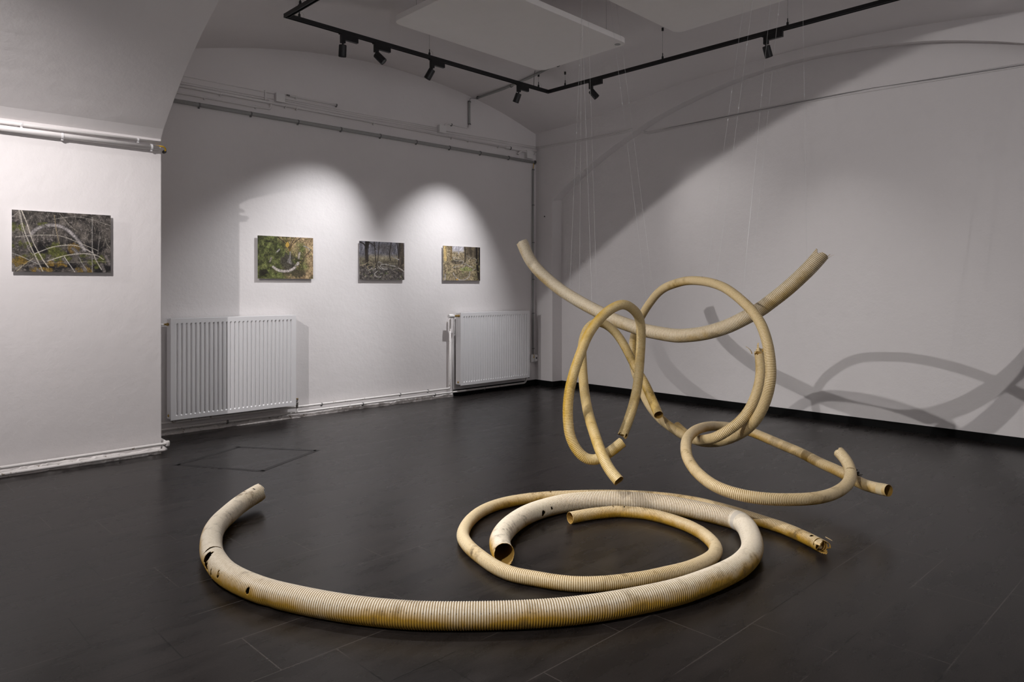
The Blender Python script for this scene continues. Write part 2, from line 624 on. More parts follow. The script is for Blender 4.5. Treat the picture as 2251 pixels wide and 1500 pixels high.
L1 = spotlight(3.44, on_back(3.44), AX, (.05, .16, -1), 'black track spotlight pointing straight down, leftmost under the back rail', (45, 64, 1.0, .012))
L2 = spotlight(3.80, on_back(3.80), AX, (.60, -.62, -.85), 'black track spotlight tilted right toward the hanging pipes, second from the left', (45, 60, 1.0, .012))
L3 = spotlight(4.47, on_back(4.47), AX, (-1.05, 1.18, -2.75), 'black track spotlight tilted left at the wall, third from left below a suspension wire', (262, 64, 1.0, .012, (.98, .98, 1.0)))
L4 = spotlight(5.72, on_back(5.72), AX, (-.32, 1.14, -2.75), 'small black track spotlight tilted left, nearest the corner of the track', (262, 64, 1.0, .012, (.98, .98, 1.0)))
L5 = spotlight(6.215, 5.17, AY, (.45, -.50, -.80), 'black track spotlight tilted right, just right of the track corner', (30, 60, 1.0, .012))
L6 = spotlight(6.19, 3.12, AY, (.32, -.12, -.95), 'black track spotlight on the right hand rail beside the second ceiling panel', (22, 70, 1.0, .012))

L7 = spotlight(2.884, 4.40, (CO[3][0] - CO[0][0], CO[3][1] - CO[0][1]), (-.22, -.82, -1.05), 'black track spotlight on the left rail above the picture edge', (260, 62, 1.0, .012))

# suspended acoustic panels
def panel(A, X, Y, lx, ly, label, wires, button=None):
    A = Vector((*A, 0)); X = Vector((*X, 0)).normalized(); Y = Vector((*Y, 0)).normalized()
    z0, z1, r = 3.60, 3.650, .085
    t = thing('acoustic_panel', label, 'ceiling panel', (A.x, A.y, z0), 0, 'white panels hung below the vault')
    pts = []
    for cx, cy, a0 in ((lx - r, r, -90), (lx - r, ly - r, 0), (r, ly - r, 90), (r, r, 180)):
        for k in range(9):
            a = R(a0 + k * 90 / 8)
            pts.append((cx + r * math.cos(a), cy + r * math.sin(a)))
    bm = bmesh.new()
    lo = [bm.verts.new(X * px + Y * py) for px, py in pts]
    hi = [bm.verts.new(X * px + Y * py + Vector((0, 0, z1 - z0))) for px, py in pts]
    bm.faces.new(lo); bm.faces.new(hi)
    for i in range(len(pts)):
        j = (i + 1) % len(pts)
        bm.faces.new((lo[i], lo[j], hi[j], hi[i]))
    obj('board', bm, M_PANEL, t, bevel=.003)
    inv = Matrix.Translation(-Vector((A.x, A.y, z0)))
    for px, py in wires:
        p = A + X * px + Y * py
        hang(p.x, p.y, z1, t, inv, glider=False)
    if button:
        p = X * button[0] + Y * button[1]
        bm = bmesh.new()
        lathe(bm, [(.028, -.003), (.028, .002)], 20, Matrix.Translation(p))
        obj('fixing_cap', bm, M_GREY, t)


ux, uy = (1.939, .088), (.045, 1.157)
panel((3.56, 4.031), ux, uy, 1.941, 1.158, 'large white rounded ceiling panel in front, with a round cap at its right corner', [(.15, .15), (1.79, .15), (.15, 1.0), (1.79, 1.0)], (1.87, .075))
panel((3.60, 2.40), ux, uy, 1.941, 1.158, 'white rounded ceiling panel at the top edge, behind the right rail of the track', [(.15, .15), (1.79, .15), (.15, 1.0), (1.79, 1.0)])

# ================================================================== WALL SERVICES


def run(name, pts, r, mat, parent=None, bend=.03, seg=10):
    bm = bmesh.new()
    rod(bm, pts, r, seg, bend)
    return obj(name, bm, mat, parent, smooth=True)


def clip_on(parent, p, axis, r, mat, name='clip', wall='y'):
    """saddle clip round a pipe with its screw foot on the wall"""
    bm = bmesh.new()
    ax = {'x': Vector((1, 0, 0)), 'z': Vector((0, 0, 1)), 'y': Vector((0, 1, 0))}[axis]
    q = ax.to_track_quat('Z', 'Y').to_matrix().to_4x4()
    lathe(bm, [(r + .003, -.006), (r + .003, .006)], 14, Matrix.Translation(p) @ q)
    foot = Vector(p) + (Vector((0, 0, -r - .006)) if axis != 'z' else Vector((r + .006, 0, 0)) if wall == 'y' else Vector((0, r + .006, 0)))
    if wall == 'y':
        box(bm, -.007, .007, -.003, .014, -.005, .005, Matrix.Translation(foot))
    else:
        box(bm, -.007, .007, -.007, .007, -.005, .012, Matrix.Translation(foot))
    return obj(name, bm, mat, parent)


YW = YB
c = run('grey_conduit', [(2.10, YW - .028, 3.04), (7.105, YW - .028, 3.033)], .020, M_GREY)
setp(c, 'long grey conduit clipped horizontally across the back wall above the photographs', 'conduit', 'grey conduits in the far bay')
for i in range(10):
    clip_on(c, (2.64 + i * .5, YW - .028, 3.036), 'x', .020, M_CLIP)
c = run('grey_conduit', [(7.108, YW - .022, 2.945), (7.108, YW - .022, .425)], .012, M_GREY)
setp(c, 'vertical grey conduit dropping beside the right radiator in the room corner', 'conduit', 'grey conduits in the far bay')
for z in (2.93, 2.45, 1.94, 1.44, .98, .50):
    clip_on(c, (7.108, YW - .022, z), 'z', .012, M_CLIP)
c = run('yellow_cable', [(7.09, YW - .03, 3.033), (7.112, YW - .03, 3.01), (7.11, YW - .022, 2.93)], .005, M_YEL)
setp(c, 'short yellow cable looping out of the grey conduit just below the corner junction box', 'cable', 'yellow cable ends')
c = run('yellow_cable', [(7.108, YW - .022, .44), (7.12, YW - .024, .41), (7.112, YW - .03, .372)], .005, M_YEL)
setp(c, 'short yellow cable entering the wall socket near the floor corner', 'cable', 'yellow cable ends')

t = thing('wall_socket', 'white surface mounted socket low in the corner below a yellow cable', 'socket', (7.125, YW, .37))
bm = bmesh.new(); box(bm, -.055, .0, -.028, 0, -.052, .048)
obj('junction_plate', bm, M_PLAST, t, bevel=.003)
bm = bmesh.new(); box(bm, -.005, .052, -.045, 0, -.045, .045)
sk = obj('socket_body', bm, M_PLAST, t, bevel=.004)
bm = bmesh.new(); lathe(bm, [(.012, 0), (.012, .003)], 14, Matrix.Translation((.024, -.045, 0)) @ Matrix.Rotation(R(90), 4, 'X'))
obj('socket_hole', bm, M_DARK, sk)

# white painted pipes and wires
c = run('white_pipe', [(2.10, YW - .032, 3.185), (3.0, YW - .032, 3.182), (6.60, YW - .032, 3.165)], .013, M_WPIPE)
setp(c, 'white painted pipe running across the back wall above the grey conduit', 'pipe', 'white pipes above the photographs')
for x in (2.84, 3.50, 3.62, 4.55, 5.67, 5.94, 6.45):
    clip_on(c, (x, YW - .032, 3.18 - (x - 2.1) * .004), 'x', .013, M_WPIPE)
c = run('white_pipe', [(6.58, YW - .036, 3.163), (6.80, YW - .036, 3.165), (6.95, YW - .04, 3.185), (7.15, YW - .04, 3.19)], .020, M_WPIPE)
setp(c, 'thicker white pipe sleeve ending at the corner junction box', 'pipe', 'white pipes above the photographs')
bm = bmesh.new(); rod(bm, [(6.655, YW - .036, 3.163), (6.668, YW - .036, 3.163)], .022, 12)
obj('joint_ring', bm, M_DARK, c)
c = run('white_pipe', [(2.10, YW - .028, 3.119), (3.20, YW - .028, 3.115), (3.345, YW - .028, 3.118), (3.345, YW - .028, 3.17)], .010, M_WPIPE, bend=.05)
setp(c, 'short lower white pipe bending up to the left junction box', 'pipe', 'white pipes above the photographs')
for x in (2.69, 3.19):
    clip_on(c, (x, YW - .028, 3.117), 'x', .010, M_WPIPE)
c = run('white_pipe', [(6.80, YW - .04, 3.10), (6.86, YW - .04, 3.155), (6.96, YW - .04, 3.15)], .012, M_WPIPE, bend=.05)
setp(c, 'short curved white pipe entering the corner junction box from below left', 'pipe', 'white pipes above the photographs')
c = run('white_pipe', [(7.07, YW - .04, 3.10), (7.14, YW - .04, 3.15)], .010, M_WPIPE)
setp(c, 'stub of white pipe between the corner junction box and the right wall', 'pipe', 'white pipes above the photographs')
for zz, x1, lab in ((3.283, 3.39, 'topmost thin white cable running left of the left junction box'), (3.228, 3.38, 'thin white cable on the wall, second below the topmost left of the box'), (3.208, 3.34, 'thin white cable directly above the white pipe left of the junction box')):
    c = run('thin_cable', [(2.10, YW - .006, zz + .004), (x1, YW - .006, zz)], .0042, M_WPIPE, seg=6)
    setp(c, lab, 'cable', 'thin painted cables')
for zz, z2, lab in ((3.252, 3.262, 'uppermost thin painted cable between the two junction boxes'), (3.232, 3.246, 'middle thin painted cable between the two junction boxes'), (3.210, 3.230, 'lowest thin painted cable between the two junction boxes')):
    c = run('thin_cable', [(3.48, YW - .006, zz), (4.2, YW - .007, zz - .003), (5.46, YW - .006, zz + .002)], .0038, M_WPIPE, seg=6)
    setp(c, lab, 'cable', 'thin painted cables')
for k, (zz, lab) in enumerate(((3.254, 'upper painted cable turning the corner onto the right wall'), (3.228, 'lower painted cable turning the corner onto the right wall'))):
    pts = [(5.58, YW - .008, zz - .02), (6.34, YW - .009, zz - .006), (7.165, YW - .009, zz), (XR - .008, 6.85, zz - .005), (XR - .008, 5.94, zz - .012),
           (XR - .008, 5.42, zz - .010), (XR - .004, 5.31, zz + .008), (XREC - .012, 5.28, zz - .005), (XREC - .008, 5.18, zz - .035), (XREC - .008, 4.36, zz - .015), (XREC - .008, 3.4, zz + .0), (XREC - .008, 2.9, zz + .0), (XREC - .008, 2.0, zz - .02), (XREC - .008, .6, zz - .05)]
    c = run('wall_cable', pts, .0055, M_WPIPE, seg=6, bend=.04)
    setp(c, lab, 'cable', 'painted cables on the right wall')
c = run('wall_cable', [(XREC - .0105, 5.05, 3.222), (XREC - .0105, 4.3, 3.228), (XREC - .0105, 3.25, 3.240), (XREC - .012, 2.6, 3.246), (XREC - .01, 2.0, 3.222), (XREC - .01, .6, 3.185)], .0022, M_CLIP, seg=6, bend=.04)
setp(c, 'dark cable squeezed between the painted cables at the far right of the right wall', 'cable', 'painted cables on the right wall')


def jbox(x0, x1, z0, z1, d, label, screws=True):
    t = thing('junction_box', label, 'junction box', ((x0 + x1) / 2, YW, (z0 + z1) / 2), 0, 'white junction boxes on the back wall')
    w, h = (x1 - x0) / 2, (z1 - z0) / 2
    bm = bmesh.new(); box(bm, -w * .93, w * .93, -d * .6, 0, -h * .93, h * .93)
    obj('box_body', bm, M_WPIPE, t)
    bm = bmesh.new(); box(bm, -w, w, -d, -d * .6, -h, h)
    obj('lid', bm, M_PLAST, t, bevel=.003)
    return t


jbox(3.393, 3.488, 3.203, 3.292, .05, 'white junction box at the left end of the cables, by the arch')
jbox(5.472, 5.575, 3.196, 3.290, .05, 'white junction box in the middle of the cable run, left of the conduit drop')
jbox(6.955, 7.080, 3.067, 3.172, .06, 'white junction box tucked into the room corner above the grey conduit')
bm = bmesh.new(); box(bm, 3.29, 3.30, YW - .016, YW, 3.20, 3.30)
o = obj('cable_bracket', bm, M_WPIPE); setp(o, 'small upright bracket holding the cables left of the left junction box', 'bracket')
c = run('white_conduit', [(3.55, YW - .022, 3.29), (4.10, YW - .022, 3.288)], .010, M_WPIPE)
setp(c, 'short loose length of white conduit on the upper wall right of the left junction box', 'conduit', 'short conduit pieces')
bm = bmesh.new(); rod(bm, [(3.52, YW - .022, 3.292), (3.60, YW - .022, 3.289)], .0085, 8)
obj('dark_sleeve', bm, M_CLIP, c)
clip_on(c, (3.62, YW - .022, 3.289), 'x', .010, M_WPIPE); clip_on(c, (4.09, YW - .022, 3.288), 'x', .010, M_CLIP)
c = run('white_conduit', [(5.555, YW - .03, 3.285), (5.60, YW - .024, 3.325), (5.66, YW - .022, 3.325), (5.955, YW - .022, 3.318), (5.968, YW - .022, 3.37)], .009, M_WPIPE, bend=.025)
setp(c, 'white conduit bending from the middle junction box toward the vertical drop', 'conduit', 'short conduit pieces')
clip_on(c, (5.68, YW - .022, 3.325), 'x', .009, M_CLIP)
c = run('grey_conduit', [(5.965, YW - .022, 3.37), (5.965, YW - .022, 3.665)], .014, M_GREY)
setp(c, 'short vertical grey conduit rising to the vault above the middle junction box', 'conduit', 'grey conduits in the far bay')
clip_on(c, (5.965, YW - .022, 3.375), 'z', .014, M_CLIP); clip_on(c, (5.965, YW - .022, 3.655), 'z', .014, M_CLIP)


def on_ceil(x, y, off=.02): return (x, y, ceil_z(x, y) - off)


c = run('grey_conduit', [on_ceil(6.05, 6.88), on_ceil(6.05, 6.4), on_ceil(6.03, 5.9), on_ceil(6.01, 5.4), on_ceil(6.0, 4.9)], .014, M_GREY)
setp(c, 'grey conduit running along the vault behind the white panel', 'conduit', 'grey conduits in the far bay')
for yy in (6.85, 6.25, 5.5):
    bm = bmesh.new(); lathe(bm, [(.018, -.006), (.018, .006)], 12, Matrix.Translation(on_ceil(6.045, yy)) @ Matrix.Rotation(R(90), 4, 'X'))
    box(bm, -.006, .03, -.006, .006, -.004, .02, Matrix.Translation(on_ceil(6.045, yy)))
    obj('clip', bm, M_CLIP, c)
c = run('black_cable', [(5.967, YW - .022, 3.66), (5.975, YW - .03, 3.70), (6.04, YW - .05, ceil_z(6.04, 6.88) - .025)], .003, M_CLIP, seg=6, bend=.03)
setp(c, 'thin dark cable bridging wall conduit and ceiling conduit', 'cable')

# pier conduits
YP = 6.2
c = run('pier_conduit', [(.5, YP - .02, 2.503), (2.06, YP - .02, 2.502)], .012, M_WPIPE)
setp(c, 'thin white conduit along the top of the front pier above the thicker one', 'conduit', 'conduits on the front pier')
for x in (1.112, 1.887): clip_on(c, (x, YP - .02, 2.503), 'x', .012, M_WHITE)
c = run('pier_conduit', [(.5, YP - .026, 2.462), (2.04, YP - .026, 2.455)], .021, M_WPIPE)
setp(c, 'thick grey white conduit along the front pier with a yellow cable at its end', 'conduit', 'conduits on the front pier')
for x in (1.366, 1.985): clip_on(c, (x, YP - .026, 2.457), 'x', .021, M_WHITE)
c = run('yellow_cable', [(2.02, YP - .03, 2.47), (2.075, YP - .035, 2.472), (2.098, YP - .02, 2.455), (2.092, YP + .0, 2.435)], .006, M_YEL, bend=.02)
setp(c, 'yellow cable curling out of the thick conduit at the pier edge', 'cable', 'yellow cable ends')
bm = bmesh.new(); rod(bm, [(2.092, YP - .012, 2.437), (2.094, YP + .02, 2.437)], .013, 10)
obj('cable_gland', bm, M_DARK, c)

# heating pipes along the floor
c = run('heating_pipe', [(.5, 6.145, .078), (2.085, 6.145, .083), (2.10, 6.16, .083), (2.10, YW - .04, .113), (2.12, YW - .04, .115), (5.60, YW - .05, .105), (5.632, YW - .05, .11), (5.632, YW - .05, 1.0)], .0125, M_WORN, bend=.03)
setp(c, 'upper white heating pipe along the floor, rising beside the right radiator', 'heating pipe', 'heating pipes above the floor')
bm = bmesh.new(); lathe(bm, [(.016, -.02), (.018, -.005), (.018, .01), (.014, .02)], 14, Matrix.Translation((2.098, 6.148, .083)))
obj('elbow', bm, M_WORN, c)
for x in (3.9, 4.9, 5.3): clip_on(c, (x, YW - .045, .109), 'x', .0125, M_CLIP)
c = run('heating_pipe', [(.5, 6.145, .032), (2.075, 6.145, .035), (2.09, 6.16, .035), (2.09, YW - .045, .055), (2.11, YW - .045, .057), (6.90, YW - .055, .055), (6.925, YW - .06, .07), (6.93, YW - .07, .13)], .0125, M_WORN, bend=.03)
setp(c, 'lower white heating pipe along the floor under both radiators', 'heating pipe', 'heating pipes above the floor')
for x in (1.48, 1.75): clip_on(c, (x, 6.145, .035), 'x', .0125, M_WORN)
for x in (2.9, 4.4, 5.4, 6.2): clip_on(c, (x, YW - .05, .056), 'x', .0125, M_CLIP)
# crumbling plaster edge between pipe and floor
def ragged(name, x0, x1, yw, dep, hgt, seed):
    """continuous crumbling plaster ridge at the foot of a wall"""
    rr = random.Random(seed)
    V, F = [], []
    m = int((x1 - x0) / .018)
    d, h = dep, hgt
    for k in range(m + 1):
        x = x0 + (x1 - x0) * k / m
        d += (dep - d) * .3 + rr.gauss(0, .0045); h += (hgt - h) * .3 + rr.gauss(0, .0045)
        d = max(.006, d); hh = max(.008, h)
        V += [(x, yw - d, 0), (x, yw - d * .8, hh * .6), (x, yw - d * .4, hh), (x, yw + .002, hh + .004)]
    for k in range(m):
        for w in range(3):
            a = k * 4 + w
            F.append((a, a + 4, a + 5, a + 1))
    return struct(raw(name, V, F, M_WORN, smooth=False))


ragged('trim_1', 2.12, 5.70, YW, .034, .030, 4)
ragged('trim_2', .5, 2.06, YP, .022, .045, 9)


# radiators
def radiator(x0, x1, z0, z1, nf, label, left):
    yb, yf = YW - .035, YW - .13
    t = thing('panel_radiator', label, 'radiator', (x0, YW, 0), 0, 'white panel radiators under the photographs')
    T0 = Matrix.Translation((-x0, -YW, 0))
    Wd = x1 - x0
    sub = 6
    def face(yface, sgn):
        cols = []
        m = .035
        pf = (Wd - 2 * m) / nf
        xs = [0, m * .6]
        ds = [0, 0]
        for i in range(nf):
            for q, d in ((.0, 0), (.17, 1), (.36, 1), (.53, 0)):
                xs.append(m + (i + q) * pf + pf * .22); ds.append(d)
        xs += [Wd - m * .6, Wd]; ds += [0, 0]
        zs = [z0, z0 + .035, z0 + .047, z1 - .052, z1 - .040, z1]
        kz = [0, 0, 1, 1, 0, 0]
        vs, fs = [], []
        for z, k in zip(zs, kz):
            for x, d in zip(xs, ds):
                vs.append((x, yface - YW + sgn * .0085 * d * k, z))
        n = len(xs)
        for j in range(len(zs) - 1):
            for i in range(n - 1):
                a = j * n + i
                fs.append((a, a + 1, a + n + 1, a + n))
        return vs, fs
    vs, fs = face(yf, 1)
    fp = raw('front_panel', vs, fs, M_WHITE, t)
    md = fp.modifiers.new('s', 'SOLIDIFY'); md.thickness = .010; md.offset = 1 if False else -1
    bm = bmesh.new(); box(bm, .02, Wd - .02, yb - .012 - YW, yb - YW, z0 + .02, z1 - .02)
    obj('rear_panel', bm, M_WHITE, t)
    for nm, xa, xb in (('side_cover', -.002, .003), ('side_cover', Wd - .003, Wd + .002)):
        bm = bmesh.new(); box(bm, xa, xb, yf + .004 - YW, yb - YW, z0 + .01, z1 - .004)
        obj(nm, bm, M_WHITE, t)
    bm = bmesh.new()
    box(bm, 0, Wd, yf + .002 - YW, yf + .012 - YW, z1 - .006, z1 + .002)
    box(bm, 0, Wd, yb - .010 - YW, yb - YW, z1 - .006, z1 + .002)
    k = .012
    while k < Wd - .01:
        box(bm, k, k + .006, yf + .012 - YW, yb - .010 - YW, z1 - .005, z1)
        k += .0165
    obj('top_grille', bm, M_WHITE, t)
    for bx in (.18, Wd - .18):
        bm = bmesh.new(); box(bm, bx - .015, bx + .015, yb - YW, 0, z0 + .1, z1 - .1)
        obj('wall_bracket', bm, M_WHITE, t)
    bm = bmesh.new(); lathe(bm, [(.012, 0), (.012, .006), (.006, .010)], 14, Matrix.Translation((-.002, (yf + yb) / 2 - YW, z0 + .038)) @ Matrix.Rotation(R(-90), 4, 'Y'))
    obj('drain_plug', bm, M_BRASS, t)
    return t


r1 = radiator(2.353, 3.566, .145, 1.055, 28, 'wide white panel radiator beside the front pier, half in shadow', True)
r2 = radiator(5.737, 6.932, .135, 1.020, 28, 'white panel radiator by the corner with a thermostatic valve on its left', False)


def along_x(x, y, z, s=1): return Matrix.Translation((x, y, z)) @ Matrix.Rotation(R(90 * s), 4, 'Y')


# valves (parts of the radiators), coordinates relative to the radiator base
bm = bmesh.new(); lathe(bm, [(.010, 0), (.014, .004), (.014, .016), (.009, .02), (.009, .045)], 12, along_x(-.003, -.083, 1.005, -1))
obj('inlet_union', bm, M_BRASS, r1)
bm = bmesh.new(); rod(bm, [(-.04, -.083, 1.005), (-.26, -.083, 1.005), (-.262, -.083, .5), (-.262, -.05, .11)], .009, 10, .03)
obj('feed_pipe', bm, M_WPIPE, r1, smooth=True)
vx = 3.600 - 2.353
bm = bmesh.new(); lathe(bm, [(.008, .10), (.012, .11), (.012, .135), (.014, .14), (.014, .165), (.008, .17), (.008, .18), (.013, .185), (.013, .197)], 14, Matrix.Translation((vx, -.083, 0)))
vv = obj('return_valve', bm, M_CHROME, r1)
bm = bmesh.new(); lathe(bm, [(.012, .196), (.014, .2), (.014, .206)], 12, Matrix.Translation((vx, -.083, 0)))
obj('brass_cap', bm, M_BRASS, vv)
bm = bmesh.new(); rod(bm, [(vx, -.083, .11), (vx, -.083, .062), (vx - .01, -.058, .057)], .010, 10, .02)
obj('tail_pipe', bm, M_WORN, vv, smooth=True)
bm = bmesh.new(); rod(bm, [(vx, -.083, .165), (vx - .035, -.083, .18)], .009, 10)
obj('union_nut', bm, M_CHROME, vv)
# right radiator: thermostatic head, union, risers
bm = bmesh.new(); lathe(bm, [(.012, .075), (.018, .085), (.024, .105), (.0235, .155), (.021, .163)], 20, along_x(-.003, -.10, .985, -1))
obj('thermostatic_head', bm, M_PLAST, r2, smooth=False)
bm = bmesh.new(); lathe(bm, [(.010, .0), (.015, .004), (.015, .02), (.010, .024), (.010, .04), (.014, .044), (.014, .06), (.010, .064), (.010, .08)], 14, along_x(-.003, -.10, .985, -1))
obj('valve_union', bm, M_BRASS, r2)
bm = bmesh.new(); rod(bm, [(-.085, -.10, .98), (-.085, -.095, .90), (-.073, -.06, .60), (-.072, -.058, .07)], .009, 10, .05)
obj('feed_pipe', bm, M_WPIPE, r2, smooth=True)
bm = bmesh.new(); lathe(bm, [(.010, .12), (.013, .125), (.013, .155), (.009, .16), (.009, .20)], 12, Matrix.Translation((1.222, -.083, 0)))
obj('return_valve', bm, M_DARK, r2)

bm = bmesh.new(); lathe(bm, [(.010, 0), (.008, .004)], 10, Matrix.Translation((XR, 6.774, 2.29)) @ Matrix.Rotation(R(-90), 4, 'Y'))
o = obj('wall_hole', bm, M_DARK); setp(o, 'small dark plug in the right wall close to the corner', 'plug')

# square outline of thin dark strips on the floor
HC = [(2.025, 5.713), (2.615, 5.986), (3.012, 5.413), (2.393, 5.091)]
t = thing('floor_outline', 'square outline of thin dark strips on the floor in front of the left radiator', 'tape', (*HC[0], 0))
for a, b in zip(HC, HC[1:] + HC[:1]):
    a = Vector((*a, 0)); b = Vector((*b, 0)); d = (b - a).normalized(); s = Vector((-d.y, d.x, 0))
    M = Matrix(((d.x, s.x, 0, a.x - HC[0][0]), (d.y, s.y, 0, a.y - HC[0][1]), (0, 0, 1, 0), (0, 0, 0, 1)))
    bm = bmesh.new(); box(bm, -.02, (b - a).length + .0, -.02, .02, .0002, .0012, M)
    obj('outline_strip', bm, M_OUTLINE, t)

# ================================================================== PHOTOGRAPHS ON THE WALLS


def fbm(h, w, cell, seed, octs=4, stretch=(1, 1)):
    rs = np.random.RandomState(seed)
    out = np.zeros((h, w)); amp = 1.0; tot = 0
    for o in range(octs):
        c = max(cell / 2 ** o, 1.0)
        gh, gw = int(h / (c * stretch[0])) + 3, int(w / (c * stretch[1])) + 3
        g = rs.rand(gh, gw)
        yy = np.linspace(0, gh - 2.001, h); xx = np.linspace(0, gw - 2.001, w)
        y0 = yy.astype(int); x0 = xx.astype(int)
        fy = (yy - y0)[:, None]; fx = (xx - x0)[None, :]
        fy = fy * fy * (3 - 2 * fy); fx = fx * fx * (3 - 2 * fx)
        a = g[y0][:, x0]; b = g[y0][:, x0 + 1]; c2 = g[y0 + 1][:, x0]; d = g[y0 + 1][:, x0 + 1]
        out += amp * ((a * (1 - fx) + b * fx) * (1 - fy) + (c2 * (1 - fx) + d * fx) * fy)
        tot += amp; amp *= .62
    out /= tot
    return np.clip((out - out.min()) / (out.max() - out.min() + 1e-9), 0, 1)


class Canvas:
    def __init__(s, w, h, seed):
        s.w, s.h, s.seed = w, h, seed
        s.a = np.zeros((h, w, 3))
        s.Y, s.X = np.mgrid[0:h, 0:w]
        s.u = s.X / (w - 1); s.v = s.Y / (h - 1)

    def fill(s, c): s.a[:] = c

    def blend(s, mask, c):
        m = np.clip(mask, 0, 1)[..., None]
        c = np.array(c, float)
        s.a = s.a * (1 - m) + (c if c.ndim == 3 else c[None, None]) * m

    def tex(s, cell, seed, lo, hi, octs=4, stretch=(1, 1), gamma=1.0):
        f = fbm(s.h, s.w, cell, s.seed * 31 + seed, octs, stretch) ** gamma
        return np.array(lo)[None, None] * (1 - f[..., None]) + np.array(hi)[None, None] * f[..., None]

    def blob(s, u, v, ru, rv, seed=0, soft=.35, rough=.8):
        d = ((s.u - u) / ru) ** 2 + ((s.v - v) / rv) ** 2
        n = fbm(s.h, s.w, 14, s.seed * 17 + seed + 5, 4)
        return np.clip((1 + rough * (n - .5) * 2 - d) / soft, 0, 1)

    def dist(s, pts):
        P = [(p[0] * (s.w - 1), p[1] * (s.h - 1)) for p in pts]
        best = np.full((s.h, s.w), 1e9); tt = np.zeros((s.h, s.w)); k = 0
        for (x0, y0), (x1, y1) in zip(P, P[1:]):
            dx, dy = x1 - x0, y1 - y0
            L = dx * dx + dy * dy + 1e-9
            t = np.clip(((s.X - x0) * dx + (s.Y - y0) * dy) / L, 0, 1)
            d = np.hypot(s.X - x0 - t * dx, s.Y - y0 - t * dy)
            m = d < best
            best = np.where(m, d, best); tt = np.where(m, k + t, tt); k += 1
        return best, tt / max(k, 1)

    def line(s, pts, w, c, a=1.0, smooth=True):
        if smooth and len(pts) > 2: pts = curve2(pts)
        d, _ = s.dist(pts)
        s.blend(np.clip(w / 2 + .5 - d, 0, 1) * a, c)

    def pipe(s, pts, w, c, shade=(.55, 1.0), ribs=1.6):
        d, t = s.dist(curve2(pts))
        m = np.clip(w / 2 + .5 - d, 0, 1)
        f = shade[1] - (shade[1] - shade[0]) * np.clip(d / (w / 2 + .1), 0, 1) ** 2
        L = sum(math.hypot((a[0] - b[0]) * s.w, (a[1] - b[1]) * s.h) for a, b in zip(pts, pts[1:]))
        f = f * (1 - .12 * (np.sin(t * L * ribs) > .3))
        n = fbm(s.h, s.w, 8, s.seed + 91, 3)
        f = f * (.70 + .36 * n)
        gap = fbm(s.h, s.w, 11, s.seed + 7 + len(pts), 3)
        m = m * np.clip((gap - .22) * 7, .25, 1) * .95
        s.blend(m, np.array(c)[None, None] * f[..., None])


def curve2(pts, n=6):
    P = [np.array(p, float) for p in pts]
    P = [2 * P[0] - P[1]] + P + [2 * P[-1] - P[-2]]
    out = []
    for i in range(1, len(P) - 2):
        for k in range(n):
            t = k / n
            out.append(tuple(.5 * ((2 * P[i]) + (P[i + 1] - P[i - 1]) * t + (2 * P[i - 1] - 5 * P[i] + 4 * P[i + 1] - P[i + 2]) * t * t + (-P[i - 1] + 3 * P[i] - 3 * P[i + 1] + P[i + 2]) * t ** 3)))
    out.append(tuple(P[-2]))
    return out


